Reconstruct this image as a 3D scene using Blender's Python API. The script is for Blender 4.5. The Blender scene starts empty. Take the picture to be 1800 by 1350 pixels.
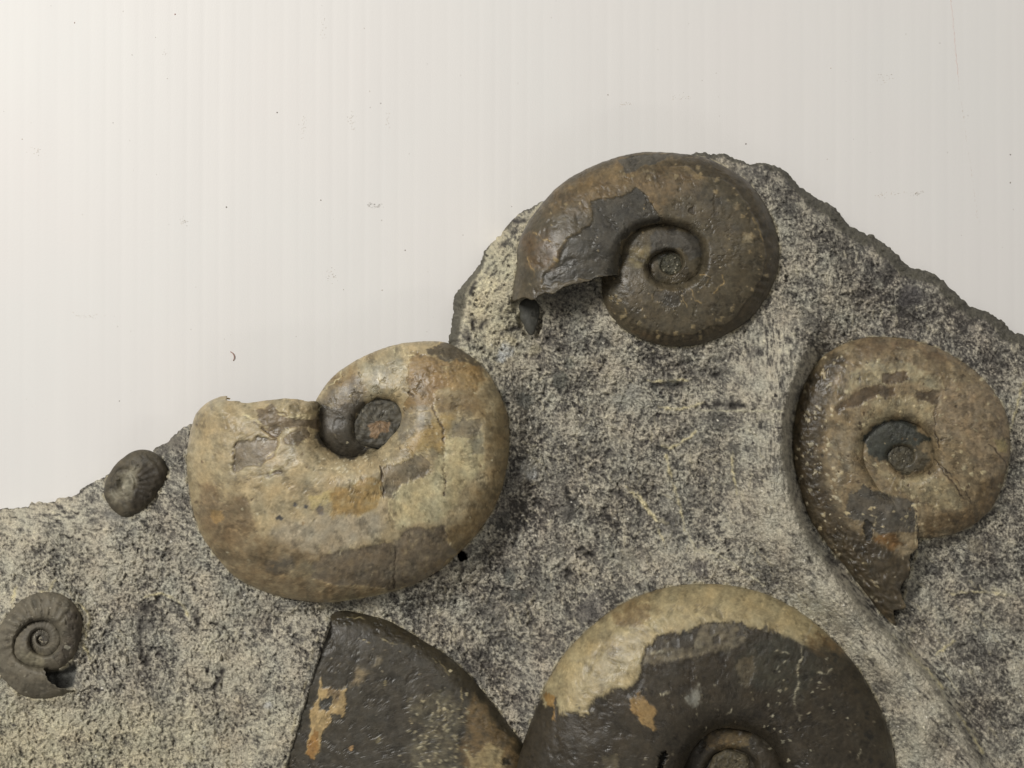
import bpy, math, random
import numpy as np

# ------------------------------------------------------------------ units
# everything is measured in tenths of a fifth of a millimetre: 1 unit = 0.2 mm
S = 0.0002
W, HGT, CX, CY, HC = 1800.0, 1350.0, 900.0, 675.0, 2000.0
sc = bpy.context.scene
C = sc.collection

# ------------------------------------------------------------------ camera
cam = bpy.data.cameras.new('camera'); camo = bpy.data.objects.new('camera', cam); C.objects.link(camo)
cam.sensor_width = 36.0; cam.lens = 36.0 * HC / W
cam.clip_start = 0.01; cam.clip_end = 20.0
camo.location = (0, 0, HC * S); camo.rotation_euler = (0, 0, 0)
sc.camera = camo

# ------------------------------------------------------------------ light
sc.view_settings.view_transform = 'Standard'; sc.view_settings.look = 'None'
sc.view_settings.exposure = 0.0; sc.view_settings.gamma = 1.0
world = bpy.data.worlds.new('World'); sc.world = world; world.use_nodes = True
bg = world.node_tree.nodes['Background']
bg.inputs[0].default_value = (1.0, 0.97, 0.92, 1); bg.inputs[1].default_value = 0.21

def lamp(name, loc, target, sx, sy, energy, col):
    l = bpy.data.lights.new(name, 'AREA'); l.shape = 'RECTANGLE'; l.size = sx; l.size_y = sy
    l.energy = energy; l.color = col
    o = bpy.data.objects.new(name, l); C.objects.link(o); o.location = loc
    from mathutils import Vector
    d = Vector(target) - Vector(loc)
    o.rotation_euler = d.to_track_quat('-Z', 'Y').to_euler()
    return o
lamp('ceiling_light', (-0.62, 0.50, 1.00), (-0.02, 0.0, 0.0), 0.55, 0.20, 13.6, (1.0, 0.97, 0.92))
lamp('ceiling_light', (0.55, 0.75, 1.25), (0.0, 0.0, 0.0), 0.8, 0.15, 2.4, (1.0, 0.96, 0.90))
lamp('ceiling_light', (0.05, -0.85, 1.2), (0.0, -0.05, 0.0), 0.7, 0.10, 0.8, (1.0, 0.96, 0.90))

# ------------------------------------------------------------------ numpy noise
rng = np.random.RandomState(7)
PERM = rng.permutation(256).astype(np.int64); PERM = np.concatenate([PERM, PERM, PERM])
ANG = rng.rand(256) * 2 * np.pi; GX = np.cos(ANG); GY = np.sin(ANG)
def perlin(x, y, seed=0):
    x = x + seed * 17.31; y = y - seed * 9.77
    xi = np.floor(x); yi = np.floor(y); xf = x - xi; yf = y - yi
    xi = xi.astype(np.int64) & 255; yi = yi.astype(np.int64) & 255
    u = xf * xf * xf * (xf * (xf * 6 - 15) + 10); v = yf * yf * yf * (yf * (yf * 6 - 15) + 10)
    def g(ix, iy, dx, dy):
        h = PERM[PERM[ix & 255] + (iy & 255)]
        return GX[h] * dx + GY[h] * dy
    a = g(xi, yi, xf, yf); b = g(xi + 1, yi, xf - 1, yf); c = g(xi, yi + 1, xf, yf - 1); d = g(xi + 1, yi + 1, xf - 1, yf - 1)
    return ((a + (b - a) * u) * (1 - v) + (c + (d - c) * u) * v) * 1.5
def fbm(x, y, lam, octv=4, seed=0, gain=0.55):
    t = 0; amp = 1.0; tot = 0; f = 1.0 / lam
    for i in range(octv):
        t = t + amp * perlin(x * f, y * f, seed + i * 3.1); tot += amp; amp *= gain; f *= 2.03
    return t / tot
def ridge(x, y, lam, octv=3, seed=0):
    t = 0; amp = 1.0; tot = 0; f = 1.0 / lam
    for i in range(octv):
        t = t + amp * (1 - 2 * np.abs(perlin(x * f, y * f, seed + i * 5.3))); tot += amp; amp *= 0.55; f *= 2.1
    return t / tot
def rot(x, y, deg, sx, sy):
    a = math.radians(deg); c, s = math.cos(a), math.sin(a)
    return (x * c + y * s) / sx, (-x * s + y * c) / sy
def sstep(a, b, x):
    t = np.clip((x - a) / (b - a), 0, 1); return t * t * (3 - 2 * t)
def lerp(a, b, t): return a + (b - a) * t
def lin(c):
    c = np.asarray(c, float) / 255.0
    return np.where(c <= 0.04045, c / 12.92, ((c + 0.055) / 1.055) ** 2.4)

def line_dist(x, y, pts):
    d = np.full(x.shape, 1e9)
    for (x0, y0), (x1, y1) in zip(pts[:-1], pts[1:]):
        dx, dy = x1 - x0, y1 - y0; L = dx * dx + dy * dy + 1e-9
        t = np.clip(((x - x0) * dx + (y - y0) * dy) / L, 0, 1)
        d = np.minimum(d, (x - x0 - t * dx) ** 2 + (y - y0 - t * dy) ** 2)
    return np.sqrt(d)
def poly_sd(x, y, pts):           # negative inside
    p = list(pts) + [pts[0]]
    d = line_dist(x, y, p); ins = np.zeros(x.shape, bool)
    for (x0, y0), (x1, y1) in zip(p[:-1], p[1:]):
        c = ((y0 > y) != (y1 > y))
        with np.errstate(divide='ignore', invalid='ignore'):
            xi = (x1 - x0) * (y - y0) / ((y1 - y0) if y1 != y0 else 1e-9) + x0
        ins ^= (c & (x < xi))
    return np.where(ins, -d, d)
def boxed(fn, x, y, pts, far, margin=40):
    P = np.array(pts); out = np.full(x.shape, far, float)
    m = (x > P[:, 0].min() - margin) & (x < P[:, 0].max() + margin) & (y > P[:, 1].min() - margin) & (y < P[:, 1].max() + margin)
    if m.any(): out[m] = fn(x[m], y[m], pts)
    return out

def world_pts(x, y, z):
    k = (HC - z) / HC
    return np.stack([(x - CX) * k * S, (CY - y) * k * S, z * S], -1)

# ------------------------------------------------------------------ materials
def material(name, rough, spec, bumps, tint=0.12, tscale=900.0, rvar=0.0, coat=0.0, grit=None):
    m = bpy.data.materials.new(name); m.use_nodes = True; nt = m.node_tree; N = nt.nodes; L = nt.links
    b = N['Principled BSDF']; b.inputs['Roughness'].default_value = rough; b.inputs['Specular IOR Level'].default_value = spec
    b.inputs['Coat Weight'].default_value = coat; b.inputs['Coat Roughness'].default_value = 0.22
    tc = N.new('ShaderNodeTexCoord'); at = N.new('ShaderNodeAttribute'); at.attribute_name = 'pigment'
    n = N.new('ShaderNodeTexNoise'); n.inputs['Scale'].default_value = tscale; n.inputs['Detail'].default_value = 4; n.inputs['Roughness'].default_value = 0.65
    L.new(tc.outputs['Object'], n.inputs['Vector'])
    mr = N.new('ShaderNodeMapRange'); mr.inputs[1].default_value = 0.3; mr.inputs[2].default_value = 0.7
    mr.inputs[3].default_value = 1 - tint; mr.inputs[4].default_value = 1 + tint
    L.new(n.outputs['Fac'], mr.inputs[0])
    mx = N.new('ShaderNodeVectorMath'); mx.operation = 'SCALE'
    L.new(at.outputs['Color'], mx.inputs[0]); L.new(mr.outputs[0], mx.inputs['Scale'])
    last = mx.outputs[0]
    for (gs, lo, hi, dk, lt) in (grit or ()):      # crisp mineral grains
        gn = N.new('ShaderNodeTexNoise'); gn.inputs['Scale'].default_value = gs; gn.inputs['Detail'].default_value = 6; gn.inputs['Roughness'].default_value = 0.72
        gn.inputs['Distortion'].default_value = 0.6
        L.new(tc.outputs['Object'], gn.inputs['Vector'])
        gr = N.new('ShaderNodeMapRange'); gr.interpolation_type = 'SMOOTHSTEP'
        gr.inputs[1].default_value = lo; gr.inputs[2].default_value = hi; gr.inputs[3].default_value = dk; gr.inputs[4].default_value = lt
        L.new(gn.outputs['Fac'], gr.inputs[0])
        gm = N.new('ShaderNodeVectorMath'); gm.operation = 'SCALE'; L.new(last, gm.inputs[0]); L.new(gr.outputs[0], gm.inputs['Scale']); last = gm.outputs[0]
    L.new(last, b.inputs['Base Color'])
    if rvar:
        n2 = N.new('ShaderNodeTexNoise'); n2.inputs['Scale'].default_value = 260; n2.inputs['Detail'].default_value = 6
        L.new(tc.outputs['Object'], n2.inputs['Vector'])
        r = N.new('ShaderNodeMapRange'); r.inputs[1].default_value = 0.3; r.inputs[2].default_value = 0.7
        r.inputs[3].default_value = rough - rvar; r.inputs[4].default_value = rough + rvar
        L.new(n2.outputs['Fac'], r.inputs[0]); L.new(r.outputs[0], b.inputs['Roughness'])
    prev = None
    for (scale, dist) in bumps:
        t = N.new('ShaderNodeTexNoise'); t.inputs['Scale'].default_value = scale; t.inputs['Detail'].default_value = 3
        L.new(tc.outputs['Object'], t.inputs['Vector'])
        bp = N.new('ShaderNodeBump'); bp.inputs['Strength'].default_value = 1.0; bp.inputs['Distance'].default_value = dist
        L.new(t.outputs['Fac'], bp.inputs['Height'])
        if prev: L.new(prev.outputs[0], bp.inputs['Normal'])
        prev = bp
    if prev: L.new(prev.outputs[0], b.inputs['Normal'])
    return m
M_rock = material('speckled_limestone', 0.82, 0.35, [(1000, 0.0007), (2400, 0.0004)], tint=0.10, tscale=2600, grit=[(1300, .42, .58, .82, 1.16), (2300, .60, .68, 1.0, 1.35), (1700, .33, .40, .7, 1.0)])
M_fos = material('polished_fossil_shell', 0.42, 0.45, [(520, 0.00022), (2400, 0.00005)], tint=0.08, tscale=1100, rvar=0.12, grit=[(700, .38, .62, .90, 1.09), (2200, .64, .70, 1.0, 1.3)])
M_small = material('dull_fossil_shell', 0.62, 0.35, [(900, 0.0001), (2600, 0.00005)], tint=0.10, tscale=1500, rvar=0.08)
M_dust = material('dust_and_lint', 0.9, 0.2, [], tint=0.05)

def mesh_obj(name, verts, faces, mat, parent=None, col=None, smooth=True):
    me = bpy.data.meshes.new(name)
    verts = np.asarray(verts, np.float32); faces = np.asarray(faces, np.int32); n = faces.shape[1]
    me.vertices.add(len(verts)); me.vertices.foreach_set('co', verts.ravel())
    me.loops.add(faces.size); me.loops.foreach_set('vertex_index', faces.ravel())
    me.polygons.add(len(faces)); me.polygons.foreach_set('loop_start', np.arange(0, faces.size, n, dtype=np.int32))
    me.polygons.foreach_set('loop_total', np.full(len(faces), n, np.int32))
    me.update(calc_edges=True)
    me.polygons.foreach_set('use_smooth', np.full(len(faces), smooth, bool))
    if col is not None:
        a = me.color_attributes.new('pigment', 'FLOAT_COLOR', 'POINT')
        a.data.foreach_set('color', np.concatenate([col, np.ones((len(col), 1))], 1).astype(np.float32).ravel())
    me.materials.append(mat)
    o = bpy.data.objects.new(name, me); C.objects.link(o)
    if parent: o.parent = parent
    return o
def grid_faces(ny, nx, flip=False):
    i = np.arange(ny - 1)[:, None] * nx + np.arange(nx - 1)[None, :]
    f = np.stack([i, i + 1, i + nx + 1, i + nx], -1).reshape(-1, 4)
    return f[:, ::-1] if flip else f

slab = bpy.data.objects.new('fossil_rock', None); C.objects.link(slab); slab.empty_display_size = 0.02
slab['label'] = 'grey speckled rock slab studded with coiled brown ammonites, lying on the white board'
slab['category'] = 'fossil rock'; slab['kind'] = 'thing'

# ------------------------------------------------------------------ white fluted board
bm = bpy.data.materials.new('white_fluted_plastic'); bm.use_nodes = True
nt = bm.node_tree; b = nt.nodes['Principled BSDF']; b.inputs['Roughness'].default_value = 0.5; b.inputs['Specular IOR Level'].default_value = 0.3
tc = nt.nodes.new('ShaderNodeTexCoord')
mp = nt.nodes.new('ShaderNodeMapping'); mp.inputs['Scale'].default_value = (1, 0.12, 1)
nz = nt.nodes.new('ShaderNodeTexNoise'); nz.inputs['Scale'].default_value = 60; nz.inputs['Detail'].default_value = 6; nz.inputs['Roughness'].default_value = 0.6
nz2 = nt.nodes.new('ShaderNodeTexNoise'); nz2.inputs['Scale'].default_value = 14; nz2.inputs['Detail'].default_value = 3
nt.links.new(tc.outputs['Object'], mp.inputs['Vector']); nt.links.new(mp.outputs[0], nz.inputs['Vector']); nt.links.new(tc.outputs['Object'], nz2.inputs['Vector'])
cr = nt.nodes.new('ShaderNodeValToRGB'); cr.color_ramp.elements[0].position = 0.25; cr.color_ramp.elements[1].position = 0.75
cr.color_ramp.elements[0].color = (0.705, 0.692, 0.677, 1); cr.color_ramp.elements[1].color = (0.735, 0.721, 0.703, 1)
cr2 = nt.nodes.new('ShaderNodeValToRGB'); cr2.color_ramp.elements[0].position = 0.35; cr2.color_ramp.elements[1].position = 0.65
cr2.color_ramp.elements[0].color = (1.0, 0.993, 0.99, 1); cr2.color_ramp.elements[1].color = (0.994, 1.0, 0.998, 1)
mm = nt.nodes.new('ShaderNodeMix'); mm.data_type = 'RGBA'; mm.blend_type = 'MULTIPLY'; mm.inputs[0].default_value = 1
nt.links.new(nz.outputs['Fac'], cr.inputs[0]); nt.links.new(nz2.outputs['Fac'], cr2.inputs[0])
nt.links.new(cr.outputs[0], mm.inputs[6]); nt.links.new(cr2.outputs[0], mm.inputs[7]); nt.links.new(mm.outputs[2], b.inputs['Base Color'])
bn = nt.nodes.new('ShaderNodeTexNoise'); bn.inputs['Scale'].default_value = 1800; bn.inputs['Detail'].default_value = 2
bb = nt.nodes.new('ShaderNodeBump'); bb.inputs['Strength'].default_value = 0.5; bb.inputs['Distance'].default_value = 0.00006
nt.links.new(tc.outputs['Object'], bn.inputs['Vector']); nt.links.new(bn.outputs['Fac'], bb.inputs['Height']); nt.links.new(bb.outputs[0], b.inputs['Normal'])

xs = np.arange(-1500, 3301, 3.5); nx = len(xs)
ys = np.linspace(-1300, 2700, 26)
X, Y = np.meshgrid(xs, ys)
ph = X / 28.5 * 2 * np.pi + 0.9 * perlin(X / 300, Y / 900, 3)
fl = -np.exp(-((((ph / (2 * np.pi)) % 1) - 0.5) / 0.13) ** 2)
Z = 0.27 * fl * (0.6 + 0.5 * perlin(X / 120, Y / 700, 5)) + 0.04 * np.sin(ph * 0.5 + 1)
top = np.stack([(X - CX) * S, (CY - Y) * S, Z * S], -1).reshape(-1, 3)
F = grid_faces(len(ys), nx, True)
nb = len(top)
bx0, bx1, by0, by1 = top[:, 0].min(), top[:, 0].max(), top[:, 1].min(), top[:, 1].max()
ring = np.concatenate([np.arange(nx), np.arange(1, len(ys)) * nx + nx - 1, (len(ys) - 1) * nx + np.arange(nx - 2, -1, -1), np.arange(len(ys) - 2, 0, -1) * nx])
low = top[ring].copy(); low[:, 2] = -20 * S
k = np.arange(len(ring)); kn = (k + 1) % len(ring)
F2 = np.stack([ring[k], nb + k, nb + kn, ring[kn]], -1)
board = mesh_obj('background_board', np.concatenate([top, low]), np.concatenate([F, F2]), bm)
board['kind'] = 'structure'
board['label'] = 'off-white fluted plastic board with faint vertical ridges under the rock slab'

# ------------------------------------------------------------------ traced shapes
def cr_(ox, oy, k, pts): return [(ox + k * a, oy + k * b) for a, b in pts]
A1 = lambda p: cr_(760, 240, .3889, p)
A2 = lambda p: cr_(300, 570, .385, p)
A3 = lambda p: cr_(1340, 540, .4444, p)
A4 = lambda p: cr_(880, 980, .4111, p)
A5 = lambda p: cr_(480, 1040, .2667, p)
A6 = lambda p: cr_(0, 1020, .1703, p)
A7 = lambda p: cr_(0, 700, .1926, p)

out1 = A1([(360,740),(368,660),(380,600),(385,500),(420,410),(490,310),(570,225),(700,145),(830,95),(960,70),(1100,76),(1220,92),(1330,140),(1430,210),(1500,300),(1550,410),(1568,510),(1560,610),(1520,710),(1440,820),(1340,890),(1220,935),(1120,950),(1000,935),(910,900),(830,840),(780,760),(765,690),(765,640)])
seam1 = A1([(850,630),(850,560),(870,490),(920,430),(1000,400),(1090,402),(1160,430),(1205,480),(1218,540),(1205,610),(1160,650),(1110,668),(1050,665),(1000,640),(978,600),(985,560),(1020,530),(1060,515),(1110,530),(1130,570),(1110,610),(1080,625)])
out2 = A2([(240,325),(180,350),(130,390),(95,470),(75,600),(78,720),(100,840),(145,970),(200,1050),(290,1150),(400,1210),(520,1248),(640,1268),(720,1270),(880,1250),(1060,1205),(1200,1140),(1320,1040),(1420,930),(1490,810),(1530,680),(1545,560),(1540,430),(1500,310),(1430,200),(1340,125),(1260,85),(1150,78),(1020,95),(920,130),(820,180),(740,240),(690,300),(665,350)])
seam2 = A2([(672,385),(668,430),(675,500),(710,560),(760,595),(810,608),(870,600),(950,570),(1010,510),(1050,450),(1052,400),(1030,362),(980,345),(930,350),(890,375),(855,420),(840,470),(850,520),(885,545),(930,535),(965,505),(985,470)])
out3 = A3([(525,1260),(480,1220),(400,1120),(330,1030),(250,930),(190,840),(150,720),(125,590),(125,470),(145,370),(180,280),(230,205),(300,155),(400,122),(500,118),(600,130),(700,165),(790,215),(880,290),(940,370),(970,440),(980,530),(975,610),(950,700),(910,790),(850,850),(760,895),(680,912),(625,912)])
seam3 = A3([(610,770),(560,765),(480,735),(430,670),(400,600),(400,540),(430,490),(480,455),(550,447),(610,465),(650,500),(675,560),(675,620),(640,655),(590,668),(540,655),(505,620),(495,580),(520,555),(560,550),(590,570)])
out4 = A4([(60,1560),(20,1350),(20,1100),(60,930),(95,800),(130,700),(170,600),(220,490),(290,390),(380,300),(500,210),(600,160),(700,130),(820,113),(950,115),(1080,140),(1200,185),(1330,270),(1440,370),(1530,480),(1600,600),(1660,740),(1690,900),(1680,1060),(1620,1230),(1500,1400),(1300,1530),(1050,1590),(800,1560),(650,1480),(560,1380)])
seam4 = A4([(800,1120),(770,1030),(775,940),(800,860),(850,785),(930,733),(1020,735),(1110,765),(1190,850),(1210,950),(1170,1040),(1080,1080),(980,1080),(900,1030),(870,950),(890,870),(950,825),(1020,825),(1080,870),(1090,940),(1050,990),(990,990)])
out5 = A5([(395,140),(430,130),(600,148),(750,190),(870,250),(1000,330),(1130,410),(1250,510),(1370,640),(1480,780),(1570,900),(1640,1000),(1680,1120),(1700,1300),(1690,1500),(1640,1700),(1540,1880)])
out6 = A6([(770,1140),(600,1205),(450,1228),(330,1220),(200,1175),(100,1090),(20,1000),(-40,800),(-40,620),(0,480),(60,370),(150,260),(260,180),(380,130),(500,118),(620,140),(720,190),(790,270),(840,370),(855,480),(840,600),(790,740),(700,860),(600,930),(520,950)])
seam6 = A6([(480,900),(350,890),(230,840),(165,780),(150,690),(170,590),(230,500),(310,440),(400,415),(510,430),(590,500),(620,600),(590,710),(510,770),(420,770),(340,720),(310,640),(320,570),(370,520),(440,510),(500,550),(510,620),(470,670),(410,660)])
out7 = A7([(1060,600),(1130,540),(1210,487),(1290,468),(1370,478),(1440,515),(1500,580),(1535,650),(1510,745),(1440,855),(1360,970),(1250,1058),(1180,1090),(1110,1085),(1010,1000),(950,885),(960,770),(1010,670)])

# ------------------------------------------------------------------ pigment patches
def paint(x, y, base, patches, seed=1, warp=3.0):
    n = len(x)
    col = np.tile(np.array(base, float), (n, 1)); dz = np.zeros(n); edge = np.zeros(n)
    w1 = fbm(x, y, 22, 5, seed, .65) * warp * 2.6 + fbm(x, y, 5, 2, seed + 9) * warp * 1.0 + fbm(x, y, 60, 2, seed + 14) * warp * 2.2
    xw = x + 11 * fbm(x, y, 38, 4, seed + 17, .6); yw = y + 11 * fbm(x, y, 38, 4, seed + 18, .6)
    for p in patches:
        pts, rgb = p[0], p[1]
        soft = p[2] if len(p) > 2 else 1.5
        dep = p[3] if len(p) > 3 else 0.0
        opac = p[4] if len(p) > 4 else 1.0
        sd = boxed(poly_sd, xw, yw, pts, 99.0, 25) + w1 * (1 + soft * 0.12)
        m = 1 - sstep(-soft, soft, sd)
        if opac < 1: m = m * np.clip(opac + 0.9 * fbm(x, y, 12, 3, seed + 21), 0, 1)
        col += (np.array(rgb, float) - col) * m[:, None]
        if dep:
            dep = dep * 1.3
            dz += -dep * (1 - sstep(-1.6, 1.6, sd))
            e = np.exp(-((sd - 1.6) / 1.3) ** 2) * np.clip(0.2 + 1.4 * perlin(x / 11, y / 11, seed + 33), 0, 1); edge = np.maximum(edge, e)  # light caught on flake edges, painted pale in the pigment
    F = fbm(xw, yw, 30, 6, seed + 81, .66); mk = sstep(.165, .185, F)
    dz -= 1.1 * mk; col *= (1 - .12 * mk)[:, None]
    edge = np.maximum(edge, .55 * np.exp(-((F - .163) / .008) ** 2) * np.clip(.1 + 1.6 * perlin(x / 15, y / 15, seed + 84), 0, 1))
    G = ridge(xw, yw, 46, 4, seed + 86); vn = sstep(.80, .90, G) * np.clip(1.8 * perlin(x / 40, y / 40, seed + 87), 0, 1)
    col *= (1 - .22 * vn)[:, None]; dz -= 1.0 * vn
    return col, dz, edge
def lines(x, y, col, dz, segs, rgb, w, dep, seed=3, strength=1.0):
    wx = x + 3 * perlin(x / 9, y / 9, seed); wy = y + 3 * perlin(x / 9, y / 9, seed + 5)
    vis = np.clip(0.78 + 0.9 * perlin(x / 14, y / 14, seed + 8), 0, 1) * strength; rgb = np.array(rgb, float)
    order = np.argsort(wx); sx = wx[order]; mg = 3 * w + 1
    for pts in segs:
        P = np.array(pts); a, b_ = np.searchsorted(sx, [P[:, 0].min() - mg, P[:, 0].max() + mg])
        q = order[a:b_]; yy = wy[q]; q = q[(yy > P[:, 1].min() - mg) & (yy < P[:, 1].max() + mg)]
        if not len(q): continue
        d = line_dist(wx[q], wy[q], pts)
        k_ = np.exp(-(d / w) ** 2) * vis[q]
        col[q] += (rgb - col[q]) * k_[:, None]; dz[q] -= dep * k_
    return col, dz
def spots(x, y, col, dz, lst, seed=4):
    for (sx, sy, r, rgb, dep) in lst:
        m = (np.abs(x - sx) < r * 2.5) & (np.abs(y - sy) < r * 2.5)
        if not m.any(): continue
        d = np.hypot(x[m] - sx, y[m] - sy) + r * 0.7 * perlin(x[m] / (r * 1.1), y[m] / (r * 1.1), seed + sx * .01)
        k_ = 1 - sstep(r * 0.75, r * 1.15, d)
        col[m] += (np.array(rgb, float) - col[m]) * k_[:, None]; dz[m] -= dep * k_
    return col, dz
def mottle(x, y, col, amt, seed, lam=40, warm=0.5):
    n = fbm(x, y, lam, 5, seed, 0.6); f = fbm(x, y, 7, 3, seed + 4)
    k = 1 + amt * (1.35 * n + 0.8 * f)
    # thin flaked films with crisp edges, then darker stains
    a = fbm(x, y, lam * .75, 5, seed + 40, .62); b_ = fbm(x, y, lam * .5, 5, seed + 50, .65); c_ = fbm(x, y, lam * 1.3, 5, seed + 60, .6)
    k *= 1 - amt * .75 * sstep(.16, .20, a) + amt * .5 * sstep(.22, .25, b_) - amt * .7 * sstep(.18, .34, c_)
    k *= 1 + amt * .35 * np.clip(ridge(x, y, 11, 3, seed + 70) - .45, 0, 1) * 2
    w = fbm(x, y, lam * 0.8, 4, seed + 12) * warm
    out = col * k[:, None]
    out[:, 0] *= 1 + 0.07 * w; out[:, 2] *= 1 - 0.10 * w
    g = out.mean(1, keepdims=True)
    return (g + (out - g) * SAT) * BRI * np.array([1.0, .992, .95])
SAT, BRI = 0.80, 0.97
def scatter(n, box, rr, rgb, dep, seed, test=None):
    r = random.Random(seed); L = []
    while len(L) < n:
        a, b_ = r.uniform(box[0], box[2]), r.uniform(box[1], box[3])
        if test and not test(a, b_): continue
        L.append((a, b_, r.uniform(*rr), tuple(c * kk for kk in [r.uniform(.88, 1.1)] for c in rgb), dep))
    return L

def tint1(x, y, s, phi, inner):
    P = [
     (A1([(700,145),(830,95),(960,72),(1220,90),(1330,150),(1180,240),(1060,330),(1000,340),(900,250),(700,330),(560,340),(470,380),(560,240)]), (108,90,64), 14, 0, 0.8),
     (A1([(780,130),(840,120),(860,160),(1000,170),(1010,220),(1060,290),(1040,340),(980,290),(920,225),(830,270),(740,290),(640,280),(600,230),(700,170)]), (118,98,68), 7, 0, .75),
     (A1([(720,300),(860,270),(920,230),(960,260),(1020,350),(1030,385),(920,410),(860,470),(850,560),(830,630),(740,640),(640,660),(560,660),(480,680),(560,540),(600,480),(720,390)]), (70,66,58), 1.2, 1.8),
     (A1([(840,105),(960,76),(1080,85),(1000,130),(920,150),(870,165)]), (84,79,71), 1.5, .8),
     (A1([(1060,105),(1200,95),(1250,130),(1240,190),(1180,180),(1100,130)]), (124,106,76), 3, -.5, .8),
     (A1([(400,440),(520,430),(570,520),(540,600),(420,590)]), (98,78,54), 10, 0, .8),
     (A1([(870,500),(980,490),(985,560),(920,590),(870,570)]), (124,112,82), 3, 0, .7),
     (A1([(985,450),(1100,410),(1200,450),(1215,540),(1180,560),(1120,510),(1050,510),(990,530)]), (82,78,72), 2, 0),
     (A1([(1020,530),(1060,515),(1120,540),(1125,590),(1080,625),(1030,600)]), (70,68,58), 2, 0),
     (A1([(1000,700),(1100,690),(1130,750),(1060,780),(1000,740)]), (80,74,64), 1.5, .8),
     (A1([(1410,440),(1450,450),(1440,480),(1405,475)]), (140,126,98), 2, -.4),
     (A1([(1370,300),(1395,300),(1390,330),(1375,330)]), (135,118,88), 2, -.4),
     (A1([(900,880),(1100,900),(1250,900),(1200,940),(1100,950),(950,925)]), (98,78,54), 5, 0, .7),
    ]
    col, dz, e = paint(x, y, (86,77,60), P, 11, 1.4)
    if not inner:
        ang = phi
        scal = 0.80 + 0.045 * np.sin(ang * 11) * np.clip(np.sin(ang * 3.1 + 1), 0, 1) + 0.03 * perlin(ang * 6, ang * 0, 3)
        rim = sstep(scal, scal + .02, s) * sstep(1.6, 2.0, phi) * (1 - sstep(4.9, 5.6, phi))
        col = col + (np.array([70, 61, 46.]) - col) * (rim * .9)[:, None]; dz -= rim * 2.2
        e = np.maximum(e, np.exp(-((s - scal) / .008) ** 2) * sstep(1.6, 2, phi) * (1 - sstep(4.9, 5.6, phi)) * .35)
    col, dz = lines(x, y, col, dz, [A1(p) for p in ([(430,545),(437,580),(465,612),(450,640)], [(1210,625),(1260,632),(1240,655)], [(1310,625),(1318,660),(1285,690),(1270,710)], [(1130,700),(1140,740),(1150,770)], [(1170,690),(1190,740),(1215,750)], [(840,790),(880,800),(870,780)], [(450,430),(500,460),(540,480)], [(1450,370),(1480,420),(1490,470),(1510,510)])], (158,132,86), 1.3, -.5)
    sp = scatter(60, (930, 290, 1360, 600), (.8, 2.3), (138,122,92), -.3, 5)
    r1 = random.Random(8)
    for (qx, qy) in out1[8:27]:
        for _ in range(3):
            f_ = r1.uniform(.76, .88); sp.append((1178 + (qx - 1178) * f_ + r1.uniform(-9, 9), 464 + (qy - 464) * f_ + r1.uniform(-9, 9), r1.uniform(1.5, 4.4), (130,114,84), -.7))
    sp += [(760+.3889*1175, 240+.3889*335, 7, (62,54,42), 2), (760+.3889*945, 240+.3889*520, 5, (128,112,80), 0), (760+.3889*557, 240+.3889*555, 5, (128,108,68), 0), (760+.3889*602, 240+.3889*308, 3, (140,122,88), 0)]
    col, dz = spots(x, y, col, dz, sp)
    col += (np.array([150, 130, 95.]) - col) * (e * .55)[:, None]
    return mottle(x, y, col, .17, 12, 34, .7), dz

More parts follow.
